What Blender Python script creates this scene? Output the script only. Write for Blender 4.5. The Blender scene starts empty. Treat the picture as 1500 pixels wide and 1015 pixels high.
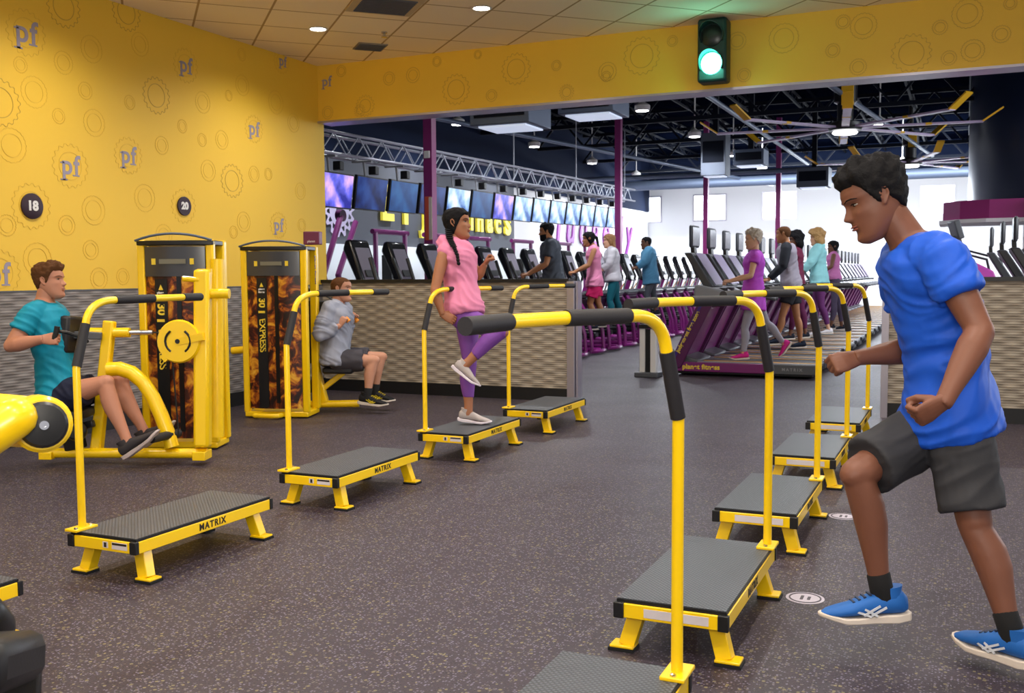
import bpy, bmesh, math, random
from mathutils import Vector as V, Matrix as M, noise
random.seed(7)
S = bpy.context.scene
COL = S.collection
# ------------------------------------------------------------------ camera
FPX = 1470.0
YAW, PIT, ROL, EYE = math.radians(24.3), math.radians(4.12), math.radians(.37), 1.3
FW = V((-math.sin(YAW) * math.cos(PIT), math.cos(YAW) * math.cos(PIT), -math.sin(PIT)))
R0 = V((math.cos(YAW), math.sin(YAW), 0))
U0 = R0.cross(FW)
RT = R0 * math.cos(ROL) - U0 * math.sin(ROL)
UP = R0 * math.sin(ROL) + U0 * math.cos(ROL)
cam = bpy.data.objects.new('camera', bpy.data.cameras.new('camera'))
COL.objects.link(cam)
cam.matrix_world = M(((RT.x, UP.x, -FW.x, 0), (RT.y, UP.y, -FW.y, 0), (RT.z, UP.z, -FW.z, EYE), (0, 0, 0, 1)))
cam.data.sensor_width = 36
cam.data.lens = 36 * FPX / 1500
cam.data.clip_start = .05
cam.data.clip_end = 200
cam.data.dof.use_dof = True; cam.data.dof.focus_distance = 4.2; cam.data.dof.aperture_fstop = 9
S.camera = cam
def spot(x, y, d):
    """point seen at photo position x, y at distance d along the view axis"""
    return V((0, 0, EYE)) + d * (FW + RT * ((x - 750) / FPX) - UP * ((y - 507.5) / FPX))
# ------------------------------------------------------------------ world, exposure, lights
S.view_settings.view_transform = 'Standard'
S.view_settings.look = 'None'
S.view_settings.gamma = 1
S.view_settings.exposure = 0.14
w = bpy.data.worlds.new('world'); S.world = w; w.use_nodes = True
w.node_tree.nodes['Background'].inputs[0].default_value = (.95, .95, 1, 1)
w.node_tree.nodes['Background'].inputs[1].default_value = .65
S.cycles.max_bounces = 6
S.cycles.diffuse_bounces = 4
S.cycles.use_denoising = True
def light(name, kind, loc, e, col=(1, 1, 1), size=.1, rot=None, sy=None, ang=None, blend=.6):
    l = bpy.data.lights.new(name, kind); l.energy = e; l.color = col
    if kind == 'AREA':
        l.size = size
        if sy: l.shape = 'RECTANGLE'; l.size_y = sy
    else: l.shadow_soft_size = size
    if kind == 'SPOT': l.spot_size = math.radians(ang or 120); l.spot_blend = blend
    o = bpy.data.objects.new(name, l); COL.objects.link(o); o.location = loc
    if rot: o.rotation_euler = rot
    return o
CZ = 3.63
WARM = (1, .93, .84)
ROOM_LIGHTS = [(x, y) for y in (8.08, 5.6, 3.1, .6) for x in (-5.64, -3.92, -2.2, -.48, 1.24)]
for i, (x, y) in enumerate(ROOM_LIGHTS):
    light('downlight_lamp', 'SPOT', (x, y, CZ - .03), 112, WARM, .07, (0, 0, 0), ang=150, blend=.9)
GYM_LIGHTS = [(x, y) for y in (14.8, 18.9, 23, 27.2, 31.4) for x in (-9.75, -5.75, -1.75, 2.25) if (x, y) not in ((-1.75, 18.9), (2.25, 23), (-1.75, 27.2), (2.25, 18.9))]
for x, y in GYM_LIGHTS:
    light('gym_lamp', 'SPOT', (x, y, 4.42), 800, (.93, .95, 1), .15, (0, 0, 0), ang=160, blend=.9)
# daylight through the high windows of the end wall and the glazed right side of the gym
light('window_daylight', 'AREA', (-4, 36.6, 3.6), 900, (.85, .92, 1), 13, (math.radians(-65), 0, 0), 1.0)
light('side_daylight', 'AREA', (8.5, 23, 3.6), 1700, (.85, .92, 1), 3, (0, math.radians(46), 0), 22)

# added fill lamp beside the camera, aimed up to brighten the ceiling tiles
light('ceiling_fill', 'AREA', (.3, -.6, 1.9), 120, (1, .93, .82), 1.2, (math.radians(140), 0, math.radians(24)))
light('end_wall_fill', 'AREA', (-3, 30.5, 4.5), 850, (.9, .95, 1), 11, (math.radians(62), 0, 0), 2.0)  # added lamp under the closed roof, aimed to brighten the end wall

# ------------------------------------------------------------------ materials
def lin(h):
    c = [int(h[i:i + 2], 16) / 255 for i in (0, 2, 4)]
    return tuple(x / 12.92 if x <= .04045 else ((x + .055) / 1.055) ** 2.4 for x in c) + (1,)
MATS = {}
def mat(name, hx, rough=.5, metal=0, emit=0, bump=None, spec=.5, ec=None, coat=0, sheen=0, var=None):
    if name in MATS: return MATS[name]
    m = bpy.data.materials.new(name); m.use_nodes = True; MATS[name] = m
    nt = m.node_tree; b = nt.nodes['Principled BSDF']
    b.inputs['Base Color'].default_value = lin(hx)
    b.inputs['Roughness'].default_value = rough
    b.inputs['Metallic'].default_value = metal
    b.inputs['Specular IOR Level'].default_value = spec
    if coat: b.inputs['Coat Weight'].default_value = coat; b.inputs['Coat Roughness'].default_value = .15
    if emit:
        b.inputs['Emission Color'].default_value = lin(ec or hx); b.inputs['Emission Strength'].default_value = emit
    if bump or var:
        tc = nt.nodes.new('ShaderNodeTexCoord')
        nz = nt.nodes.new('ShaderNodeTexNoise'); sc, st, ds = bump or (20, 0, .01)
        nz.inputs['Scale'].default_value = sc; nz.inputs['Detail'].default_value = 4
        nt.links.new(tc.outputs['Object'], nz.inputs['Vector'])
        if bump:
            bp = nt.nodes.new('ShaderNodeBump'); bp.inputs['Strength'].default_value = st; bp.inputs['Distance'].default_value = ds
            nt.links.new(nz.outputs['Fac'], bp.inputs['Height']); nt.links.new(bp.outputs['Normal'], b.inputs['Normal'])
        if var:
            n2 = nt.nodes.new('ShaderNodeTexNoise'); n2.inputs['Scale'].default_value = var[0]; n2.inputs['Detail'].default_value = 3
            nt.links.new(tc.outputs['Object'], n2.inputs['Vector'])
            rp = nt.nodes.new('ShaderNodeValToRGB')
            rp.color_ramp.elements[0].position = .35; rp.color_ramp.elements[1].position = .65
            rp.color_ramp.elements[0].color = lin(var[1]); rp.color_ramp.elements[1].color = lin(hx)
            nt.links.new(n2.outputs['Fac'], rp.inputs[0]); nt.links.new(rp.outputs[0], b.inputs['Base Color'])
    return m
def node_mat(name):
    m = bpy.data.materials.new(name); m.use_nodes = True; MATS[name] = m
    nt = m.node_tree
    def N(t, **k):
        n = nt.nodes.new(t)
        for a, v in k.items():
            if hasattr(n, a): setattr(n, a, v)
            else: n.inputs[a.replace('_', ' ')].default_value = v
        return n
    return m, nt, nt.nodes['Principled BSDF'], N, nt.links.new
YEL = mat('yellow_powder_coat', 'FFD205', .32, coat=.3)
BLK = mat('black_foam', '201E22', .62, bump=(300, .15, .002))
BLKP = mat('black_plastic', '151517', .4)
RUB = mat('rubber_pad', '101012', .8)
CHR = mat('chrome', 'C8C8CC', .18, 1)
PLUM = mat('plum_paint', '7A1F6B', .35, coat=.2)
PLUMD = mat('plum_paint_dark', '54164F', .4)
GREY = mat('machine_grey', '55575C', .45)
LGREY = mat('machine_light_grey', '8E9096', .45)
WHITE = mat('white_paint', 'E8E6E4', .6)
SCRN = mat('console_screen', '17181C', .2)
ALU = mat('brushed_metal_trim', 'B9B4C0', .35, .8)
DARKST = mat('dark_steel', '0B111E', .8, spec=.2)
STEEL = mat('galvanised_steel', '5E6A80', .5, .4)
VINYL = mat('black_vinyl', '1B1B1F', .45, bump=(120, .1, .003))
LABEL = mat('label_white', 'D8D0D4', .5)
YTXT = mat('yellow_ink', 'F0D23A', .5)
BTXT = mat('black_ink', '2A1E10', .6)
SOCK = mat('black_sock', '0D0D10', .9)

# floor: speckled rubber
m, nt, b, N, L = node_mat('speckled_rubber_floor')
tc = N('ShaderNodeTexCoord')
def speck(scale, lo, colr, prev):
    v = N('ShaderNodeTexVoronoi'); v.inputs['Scale'].default_value = scale; v.inputs['Randomness'].default_value = 1
    L(tc.outputs['Object'], v.inputs['Vector'])
    sep = N('ShaderNodeSeparateColor'); L(v.outputs['Color'], sep.inputs[0])
    r = N('ShaderNodeMath', operation='GREATER_THAN'); r.inputs[1].default_value = lo; L(sep.outputs[0], r.inputs[0])
    d = N('ShaderNodeMath', operation='LESS_THAN'); d.inputs[1].default_value = .42; L(v.outputs['Distance'], d.inputs[0])
    mu = N('ShaderNodeMath', operation='MULTIPLY'); L(r.outputs[0], mu.inputs[0]); L(d.outputs[0], mu.inputs[1])
    mx = N('ShaderNodeMix', data_type='RGBA'); L(mu.outputs[0], mx.inputs[0]); mx.inputs[7].default_value = lin(colr)
    if isinstance(prev, str): mx.inputs[6].default_value = lin(prev)
    else: L(prev, mx.inputs[6])
    return mx.outputs[2]
c = speck(105, .70, '6A6478', '342B37')
c = speck(88, .80, '5E5654', c)
c = speck(140, .74, '1E1A24', c)
c = speck(70, .90, '746C50', c)
L(c, b.inputs['Base Color'])
nz = N('ShaderNodeTexNoise', Scale=1.3, Detail=3.0); L(tc.outputs['Object'], nz.inputs['Vector'])
mr = N('ShaderNodeMapRange'); mr.inputs['To Min'].default_value = .42; mr.inputs['To Max'].default_value = .58
L(nz.outputs['Fac'], mr.inputs[0]); L(mr.outputs[0], b.inputs['Roughness'])
n2 = N('ShaderNodeTexNoise', Scale=170.0, Detail=3.0); L(tc.outputs['Object'], n2.inputs['Vector'])
bp = N('ShaderNodeBump', Strength=.35, Distance=.003); L(n2.outputs['Fac'], bp.inputs['Height']); L(bp.outputs[0], b.inputs['Normal'])
FLOOR = m

# woven relief wall panel
def woven(name, hi, lo, swap):
    m, nt, b, N, L = node_mat(name)
    tc = N('ShaderNodeTexCoord'); sp = N('ShaderNodeSeparateXYZ'); L(tc.outputs['Object'], sp.inputs[0])
    ax = sp.outputs[1] if swap else sp.outputs[0]
    def cosn(src, k, ph=0):
        a = N('ShaderNodeMath', operation='MULTIPLY'); a.inputs[1].default_value = k; L(src, a.inputs[0])
        a2 = N('ShaderNodeMath', operation='ADD'); a2.inputs[1].default_value = ph; L(a.outputs[0], a2.inputs[0])
        c = N('ShaderNodeMath', operation='COSINE'); L(a2.outputs[0], c.inputs[0]); return c.outputs[0]
    mu = N('ShaderNodeMath', operation='MULTIPLY'); L(cosn(ax, math.pi / .125), mu.inputs[0]); L(cosn(sp.outputs[2], math.pi / .045), mu.inputs[1])
    fine = cosn(sp.outputs[2], math.tau / .0225)
    mp = N('ShaderNodeMapping'); mp.inputs['Scale'].default_value = (12, 12, 60); L(tc.outputs['Object'], mp.inputs[0])
    nz = N('ShaderNodeTexNoise', Scale=1.5, Detail=4.0); L(mp.outputs[0], nz.inputs['Vector'])
    s1 = N('ShaderNodeMath', operation='MULTIPLY_ADD'); L(mu.outputs[0], s1.inputs[0]); s1.inputs[1].default_value = .5
    f2 = N('ShaderNodeMath', operation='MULTIPLY'); L(fine, f2.inputs[0]); f2.inputs[1].default_value = .12
    L(f2.outputs[0], s1.inputs[2])
    s2 = N('ShaderNodeMath', operation='MULTIPLY_ADD'); L(nz.outputs['Fac'], s2.inputs[0]); s2.inputs[1].default_value = .3; L(s1.outputs[0], s2.inputs[2])
    rp = N('ShaderNodeValToRGB'); e = rp.color_ramp.elements
    e[0].position = -.0; e[0].color = lin(lo); e[1].position = .9; e[1].color = lin(hi)
    L(s2.outputs[0], rp.inputs[0]); L(rp.outputs[0], b.inputs['Base Color'])
    bp = N('ShaderNodeBump', Strength=.7, Distance=.012); L(s2.outputs[0], bp.inputs['Height']); L(bp.outputs[0], b.inputs['Normal'])
    b.inputs['Roughness'].default_value = .6
    return m
WOVB = woven('woven_panel_beige', 'B9AD9C', '8A7F71', False)
WOVG = woven('woven_panel_grey', 'A09A98', '76706E', True)

# step deck with raised studs
m, nt, b, N, L = node_mat('studded_deck_rubber')
tc = N('ShaderNodeTexCoord'); sp = N('ShaderNodeSeparateXYZ'); L(tc.outputs['Object'], sp.inputs[0])
def dk(op):
    a = N('ShaderNodeMath', operation=op); L(sp.outputs[0], a.inputs[0]); L(sp.outputs[1], a.inputs[1])
    k = N('ShaderNodeMath', operation='MULTIPLY'); L(a.outputs[0], k.inputs[0]); k.inputs[1].default_value = math.pi / .019
    s = N('ShaderNodeMath', operation='SINE'); L(k.outputs[0], s.inputs[0])
    q = N('ShaderNodeMath', operation='ABSOLUTE'); L(s.outputs[0], q.inputs[0]); return q.outputs[0]
mu = N('ShaderNodeMath', operation='MULTIPLY'); L(dk('ADD'), mu.inputs[0]); L(dk('SUBTRACT'), mu.inputs[1])
rp = N('ShaderNodeValToRGB'); e = rp.color_ramp.elements
e[0].position = .35; e[0].color = lin('3C3F45'); e[1].position = .85; e[1].color = lin('5E636C')
L(mu.outputs[0], rp.inputs[0]); L(rp.outputs[0], b.inputs['Base Color'])
bp = N('ShaderNodeBump', Strength=.7, Distance=.002); L(mu.outputs[0], bp.inputs['Height']); L(bp.outputs[0], b.inputs['Normal'])
b.inputs['Roughness'].default_value = .42
DECK = m

# ceiling tiles, grid turned 45 degrees
m, nt, b, N, L = node_mat('ceiling_tiles')
tc = N('ShaderNodeTexCoord'); mp = N('ShaderNodeMapping'); mp.inputs['Rotation'].default_value = (0, 0, math.radians(-45))
L(tc.outputs['Object'], mp.inputs[0])
br = N('ShaderNodeTexBrick', offset=0.0, squash=1.0)
br.inputs['Scale'].default_value = 1; br.inputs['Brick Width'].default_value = .61; br.inputs['Row Height'].default_value = .61
br.inputs['Mortar Size'].default_value = .011; br.inputs['Mortar Smooth'].default_value = .2
br.inputs['Color1'].default_value = lin('FFEFD2'); br.inputs['Color2'].default_value = lin('FAE8C8'); br.inputs['Mortar'].default_value = lin('B89A6A')
L(mp.outputs[0], br.inputs['Vector']); L(br.outputs['Color'], b.inputs['Base Color'])
nz = N('ShaderNodeTexNoise', Scale=150.0, Detail=2.0); L(tc.outputs['Object'], nz.inputs['Vector'])
bp = N('ShaderNodeBump', Strength=.3, Distance=.003); L(nz.outputs['Fac'], bp.inputs['Height']); L(bp.outputs[0], b.inputs['Normal'])
b.inputs['Roughness'].default_value = .9
CEIL = m

# printed shroud: dark amber gears pattern
m, nt, b, N, L = node_mat('amber_printed_shroud')
tc = N('ShaderNodeTexCoord'); nz = N('ShaderNodeTexNoise', Scale=7.0, Detail=5.0, Roughness=.6, Distortion=1.2); L(tc.outputs['Object'], nz.inputs['Vector'])
rp = N('ShaderNodeValToRGB'); cr = rp.color_ramp; cr.elements[0].position = .38; cr.elements[0].color = lin('1C0A06')
cr.elements[1].position = .72; cr.elements[1].color = lin('F0C040')
for p, h in ((.47, '4A1808'), (.53, '9A4A10'), (.6, 'D8921E')):
    q = cr.elements.new(p); q.color = lin(h)
L(nz.outputs['Fac'], rp.inputs[0]); L(rp.outputs[0], b.inputs['Base Color']); b.inputs['Roughness'].default_value = .35
SHRD = m

# screens
def screen_mat(name, a, bb, c3, s, sc=3.0):
    m, nt, b, N, L = node_mat(name)
    tc = N('ShaderNodeTexCoord'); nz = N('ShaderNodeTexNoise', Scale=sc, Detail=3.0); L(tc.outputs['Object'], nz.inputs['Vector'])
    rp = N('ShaderNodeValToRGB'); cr = rp.color_ramp
    cr.elements[0].position = .38; cr.elements[0].color = lin(a); cr.elements[1].position = .68; cr.elements[1].color = lin(c3)
    q = cr.elements.new(.52); q.color = lin(bb)
    L(nz.outputs['Fac'], rp.inputs[0]); L(rp.outputs[0], b.inputs['Emission Color'])
    b.inputs['Emission Strength'].default_value = s; b.inputs['Base Color'].default_value = (0.01, .01, .01, 1); b.inputs['Roughness'].default_value = .2
    return m
TVM = [screen_mat('tv_picture_violet', '2A2F9A', '6A6CF0', 'F0C0F0', 1.0), screen_mat('tv_picture_navy', '101C4A', '1B3578', '2C4E98', .8),
       screen_mat('tv_picture_blue', '16407A', '1E5090', '2A66A8', .8), screen_mat('tv_picture_pale', '3A66B0', '9CC4F0', 'F2F8FF', 1.1)]

# ------------------------------------------------------------------ mesh helpers
class MB:
    def __init__(s): s.v = []; s.f = []; s.m = []; s.mi = 0
    def add(s, vs, fs):
        o = len(s.v); s.v += [V(a) for a in vs]; s.f += [tuple(i + o for i in f) for f in fs]; s.m += [s.mi] * len(fs)
        return s
    def box(s, c, d, rot=None, tap=1.0):
        c = V(c); x, y, z = d[0] / 2, d[1] / 2, d[2] / 2
        vs = [V((-x, -y, -z)), V((x, -y, -z)), V((x, y, -z)), V((-x, y, -z)),
              V((-x * tap, -y * tap, z)), V((x * tap, -y * tap, z)), V((x * tap, y * tap, z)), V((-x * tap, y * tap, z))]
        if rot is not None: vs = [rot @ a for a in vs]
        return s.add([a + c for a in vs], [(3, 2, 1, 0), (4, 5, 6, 7), (0, 1, 5, 4), (1, 2, 6, 5), (2, 3, 7, 6), (3, 0, 4, 7)])
    def bar(s, p, q, wd, ht, up=(0, 0, 1)):
        p, q = V(p), V(q); d = (q - p); n = d.length; d.normalize(); up = V(up)
        x = d.cross(up)
        if x.length < 1e-4: x = d.cross(V((1, 0, 0)))
        x.normalize(); z = x.cross(d)
        r = M((x, d, z)).transposed()
        return s.box((p + q) / 2, (wd, n, ht), r)
    def loft(s, secs, n=14, caps=True):
        """secs: (centre, half-axis a, half-axis b)"""
        vs = []; fs = []
        for c, a, b in secs:
            for i in range(n):
                t = math.tau * i / n
                vs.append(V(c) + V(a) * math.cos(t) + V(b) * math.sin(t))
        k = len(secs)
        for j in range(k - 1):
            for i in range(n):
                i2 = (i + 1) % n
                fs.append((j * n + i, j * n + i2, (j + 1) * n + i2, (j + 1) * n + i))
        if caps:
            fs.append(tuple(range(n - 1, -1, -1))); fs.append(tuple((k - 1) * n + i for i in range(n)))
        return s.add(vs, fs)
    def tube(s, pts, r, n=12, caps=True, flat=None):
        pts = [V(p) for p in pts]; rs = r if isinstance(r, (list, tuple)) else [r] * len(pts)
        d0 = (pts[1] - pts[0]).normalized()
        a = d0.cross(V((0, 0, 1)))
        if a.length < 1e-3: a = d0.cross(V((1, 0, 0)))
        a.normalize(); secs = []
        for i, p in enumerate(pts):
            if i == 0: d = pts[1] - pts[0]
            elif i == len(pts) - 1: d = pts[-1] - pts[-2]
            else: d = (pts[i] - pts[i - 1]).normalized() + (pts[i + 1] - pts[i]).normalized()
            d.normalize(); a = a - d * a.dot(d); a.normalize(); b = d.cross(a)
            secs.append((p, a * rs[i], b * rs[i] * (flat or 1)))
        return s.loft(secs, n, caps)
    def cap(s, p, q, r0, r1, n=14, sa=None, k=1.0):
        """capsule from p to q; sa = side direction, k = thickness ratio across it"""
        p, q = V(p), V(q); d = q - p; ln = d.length
        d = d.normalized() if ln > 1e-6 else V((0, 0, 1))
        a = (V(sa) if sa else (d.cross(V((0, 0, 1))) if abs(d.z) < .95 else d.cross(V((1, 0, 0)))))
        a = (a - d * a.dot(d)).normalized(); b = d.cross(a)
        secs = []
        for j in range(4):
            t = math.radians(10 + 80 * j / 3); secs.append((p - d * r0 * math.cos(t), a * r0 * math.sin(t), b * r0 * math.sin(t) * k))
        for j in range(4):
            t = math.radians(90 - 80 * j / 3); secs.append((q + d * r1 * math.cos(t), a * r1 * math.sin(t), b * r1 * math.sin(t) * k))
        return s.loft(secs, n)
    def ell(s, c, a, b, d, n=14, m=9):
        c, a, b, d = V(c), V(a), V(b), V(d); secs = []
        for j in range(m):
            t = math.pi * (j + .35) / (m - .3); secs.append((c - d * math.cos(t), a * math.sin(t), b * math.sin(t)))
        return s.loft(secs, n)
    def lathe(s, c, prof, ax=(0, 0, 1), n=24):
        ax = V(ax).normalized(); a = ax.cross(V((1, 0, 0)) if abs(ax.x) < .9 else V((0, 1, 0))).normalized(); b = ax.cross(a)
        return s.loft([(V(c) + ax * h, a * r, b * r) for r, h in prof], n)
    def prism(s, pts, off):
        """flat polygon pts (3d) extruded by vector off"""
        pts = [V(p) for p in pts]; off = V(off); n = len(pts)
        fs = [tuple(range(n - 1, -1, -1)), tuple(range(n, 2 * n))] + [(i, (i + 1) % n, (i + 1) % n + n, i + n) for i in range(n)]
        return s.add(pts + [p + off for p in pts], fs)
    def xf(s, mw): s.v = [mw @ a for a in s.v]; return s
    def mesh(s, name, mats, smooth=35):
        me = bpy.data.meshes.new(name); me.from_pydata([tuple(a) for a in s.v], [], s.f)
        for x in (mats if isinstance(mats, (list, tuple)) else [mats]): me.materials.append(x)
        me.polygons.foreach_set('material_index', s.m)
        bm = bmesh.new(); bm.from_mesh(me); bmesh.ops.recalc_face_normals(bm, faces=bm.faces); bm.to_mesh(me); bm.free()
        if smooth:
            me.polygons.foreach_set('use_smooth', [True] * len(me.polygons)); me.set_sharp_from_angle(angle=math.radians(smooth))
        me.update(); return me
    def build(s, name, mats, parent=None, bev=0, loc=None, smooth=35):
        o = bpy.data.objects.new(name, s.mesh(name, mats, smooth)); COL.objects.link(o)
        if parent: o.parent = parent
        if loc: o.location = loc
        if bev:
            md = o.modifiers.new('bevel', 'BEVEL'); md.width = bev; md.segments = 2; md.limit_method = 'ANGLE'; md.angle_limit = math.radians(40)
        return o
def tag(o, label=None, cat=None, group=None, kind=None):
    for k, v in (('label', label), ('category', cat), ('group', group), ('kind', kind)):
        if v: o[k] = v
    return o
def empty(name, loc=(0, 0, 0), rz=0, label=None, cat=None, group=None):
    o = bpy.data.objects.new(name, None); COL.objects.link(o); o.location = loc; o.rotation_euler = (0, 0, rz); o.empty_display_size = .1
    return tag(o, label, cat, group)
def kids(o): return [c for c in bpy.data.objects if c.parent == o]
def copy_tree(o, parent=None):
    ks = list(o.children)
    c = o.copy(); COL.objects.link(c)
    if parent: c.parent = parent
    for k in ks: copy_tree(k, c)
    return c
def struct(mb, name, mats, parent=None, **k):
    return tag(mb.build(name, mats, parent, **k), kind=None if parent else 'structure')
def text_mb(s, size, depth=.002, bold=0, shear=0, align='CENTER', space=1.0):
    """letters in the xy plane, reading along +x"""
    cu = bpy.data.curves.new('txt', 'FONT'); cu.body = s; cu.size = size; cu.extrude = depth; cu.offset = bold; cu.shear = shear
    cu.align_x = align; cu.align_y = 'CENTER'; cu.space_character = space
    o = bpy.data.objects.new('txt', cu); COL.objects.link(o)
    dg = bpy.context.evaluated_depsgraph_get(); me = bpy.data.meshes.new_from_object(o.evaluated_get(dg))
    mb = MB(); mb.add([v.co.copy() for v in me.vertices], [tuple(p.vertices) for p in me.polygons])
    bpy.data.objects.remove(o); bpy.data.curves.remove(cu); bpy.data.meshes.remove(me)
    return mb
def frame(o, x, y):
    """matrix whose local x, y axes are the given world directions, at o"""
    x = V(x).normalized(); y = V(y).normalized(); z = x.cross(y).normalized(); y = z.cross(x)
    return M(((x.x, y.x, z.x, o[0]), (x.y, y.y, z.y, o[1]), (x.z, y.z, z.z, o[2]), (0, 0, 0, 1)))
def put(dst, src, mw):
    return dst.add([mw @ v for v in src.v], src.f)
def gear_ring(mb, c, ax, ay, r, teeth, w, rip, n=None):
    """outline of a cog in the plane ax, ay, as a thin raised line"""
    nrm = V(ax).cross(V(ay)).normalized() * .0015
    n = n or (teeth * 8 if teeth else 40)
    vs = []
    for i in range(n):
        t = math.tau * i / n; k = math.sin(t * teeth) if teeth else 0; k = max(-1, min(1, k * 1.8)) * rip
        for rr in (r + k - w / 2, r + k + w / 2):
            vs.append(V(c) + V(ax) * rr * math.cos(t) + V(ay) * rr * math.sin(t))
    m_ = len(vs); vs += [v + nrm for v in vs]
    fs = []
    for i in range(n):
        a, b2 = 2 * i, 2 * i + 1; c2, d = (2 * i + 2) % m_, (2 * i + 3) % m_
        fs += [(a + m_, c2 + m_, d + m_, b2 + m_), (a, a + m_, b2 + m_, b2)] [:1]
        fs += [(a, b2, d, c2), (a, c2, c2 + m_, a + m_), (b2, b2 + m_, d + m_, d)]
    mb.add(vs, fs)
ORD2 = 'nearest second third fourth fifth sixth seventh eighth ninth tenth eleventh twelfth thirteenth fourteenth'.split()
# ================================================================== SETTING
LX, HY, HT = -6.65, 9.5, 1.215          # left wall plane, half wall plane, half wall height
struct(MB().box((0, 17.5, -.05), (40, 45, .1)), 'floor', FLOOR, smooth=0)
YW = mat('yellow_wall_paint', 'F0C43C', .55, bump=(60, .05, .002))
GB = mat('wall_gear_print', 'E6BA3C', .6); GB2 = mat('wall_gear_print_dark', 'C9A03C', .6)
PFM = mat('wall_letter_print', '9A93A6', .6)
# left wall, upper yellow and lower woven panel
struct(MB().box((LX - .1, 3.3, (1.19 + CZ) / 2), (.2, 12.6, CZ - 1.19)), 'wall_left', YW, smooth=0)
struct(MB().box((LX - .09, 3.3, .595), (.2, 12.6, 1.19)), 'wall_left_wainscot', WOVG, smooth=0)
struct(MB().box((LX + .02, 3.25, .07), (.02, 12.5, .14)), 'baseboard_left', BLKP, smooth=0)
struct(MB().box((LX + .006, 3.25, 1.192), (.016, 12.5, .012)), 'trim_1', GREY, smooth=0)
# bulkhead over the opening
BH = struct(MB().box((0, HY + .12, (3.015 + CZ + .1) / 2), (13.3, .24, CZ + .1 - 3.015)), 'wall_bulkhead', YW, smooth=0)
struct(MB().box((0, HY + .115, 3.008), (13.3, .27, .022)), 'trim_2', ALU, smooth=0)
struct(MB().box((0, 4.3, CZ + .04), (13.6, 10.8, .08)), 'ceiling', CEIL, smooth=0)
# half walls
def half_wall(x0, x1, nm, k):
    struct(MB().box(((x0 + x1) / 2, HY + .075, HT / 2), (x1 - x0, .15, HT)), nm, WOVB, smooth=0)
    struct(MB().box(((x0 + x1) / 2, HY + .075, HT + .018), (x1 - x0 + .02, .19, .036)), 'trim_%d' % k, BLKP, smooth=0)
    struct(MB().box(((x0 + x1) / 2, HY - .008, .065), (x1 - x0, .018, .13)), 'baseboard_%s' % nm[10:], BLKP, smooth=0)
half_wall(LX, -3.66, 'wall_half_left', 3)
half_wall(-.62, 3.5, 'wall_half_right', 4)
struct(MB().box((-3.63, HY + .07, HT / 2), (.075, .19, HT + .02)).box((-3.575, HY + .075, HT / 2), (.02, .12, HT)), 'trim_5', ALU, smooth=0)
struct(MB().box((-.64, HY + .07, HT / 2), (.06, .19, HT + .02)), 'trim_6', ALU, smooth=0)

# printed cogs and letters on the yellow walls (part of the wall)
YL = bpy.data.objects['wall_left']
def px_left(x, y):
    d = FW + RT * ((x - 750) / FPX) - UP * ((y - 507.5) / FPX); t = (LX - 0) / d.x
    return V((0, 0, EYE)) + d * t
def px_bulk(x, y):
    d = FW + RT * ((x - 750) / FPX) - UP * ((y - 507.5) / FPX); t = HY / d.y
    return V((0, 0, EYE)) + d * t
pale, dark = MB(), MB()
ax, ay = V((0, 1, 0)), V((0, 0, 1))
def cog_l(x, y, r, strong=True):
    c = px_left(x, y); c.x = LX + .001
    t = dark if strong else pale
    gear_ring(t, c, ax, ay, r, 18, .006, .009); gear_ring(t, c, ax, ay, r * .66, 0, .006, 0)
def ring_l(x, y, r):
    c = px_left(x, y); c.x = LX + .001
    gear_ring(pale, c, ax, ay, r, 22, .004, .003); gear_ring(pale, c, ax, ay, r * .68, 0, .004, 0)
for x, y, r in ((93, 10, .155), (229, 140, .155), (340, 265, .155), (185, 18, .15), (0, 150, .17)): cog_l(x, y, r)
for x, y, r in ((46, 302, .17), (269, 302, .15), (103, 243, .17), (188, 228, .15), (38, 48, .17), (272, 96, .15), (372, 189, .13), (408, 330, .13), (0, 400, .17), (412, 90, .12)): cog_l(x, y, r, False)
for x, y, r in ((134, 72, .11), (93, 92, .09), (205, 65, .10), (50, 135, .12), (125, 133, .07), (17, 213, .13), (138, 180, .11), (190, 150, .06), (237, 213, .08), (212, 290, .12), (305, 250, .10), (137, 308, .12), (98, 330, .08), (55, 380, .13), (133, 366, .08), (145, 408, .09), (180, 405, .07), (240, 345, .1), (297, 150, .1), (335, 140, .05), (355, 125, .1), (404, 150, .12), (354, 20 + 60, .06), (372, 255, .08), (296, 205, .06), (357, 325, .1), (393, 255, .06), (430, 180, .1), (440, 280, .09), (342, 340, .06), (10, 330, .08), (86, 170, .06), (267, 185, .06), (325, 205, .09), (442, 330, .07), (310, 395, .07), (30, 95, .06)): ring_l(x, y, r)
def serif_pf(dst, c, X, Y, h):
    """lower-case pf with slab serifs"""
    w = h * .1; g = MB(); z = .0015
    p = text_mb('pf', h * 1.15, .001, bold=h * .022, space=1.12)
    xs = [v.x for v in p.v]; x0 = min(xs); x1 = max(xs); ys = [v.y for v in p.v]; yb = min(ys); yt = max(ys)
    g.add(p.v, p.f)
    g.box((x0 + h * .06, yb + w * .3, 0), (h * .36, w * .6, .002)); g.box((x0 - h * .0, yb + h * .74, 0), (h * .2, w * .6, .002))
    g.box((x1 - h * .25, yb + h * .235, 0), (h * .36, w * .6, .002))
    put(dst, g, frame(c, X, Y))
lett = MB()
sl = V((0, .995, .10))
for x, y, h in ((38, 48, .21), (272, 96, .17), (103, 243, .19), (188, 228, .18), (372, 189, .17), (408, 330, .16), (-2, 402, .2), (414, 90, .13)):
    c = px_left(x, y); c.x = LX + .002; serif_pf(lett, c, ax, ay, h)
cb, db = MB(), MB()
bx = V((1, 0, 0))
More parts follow.
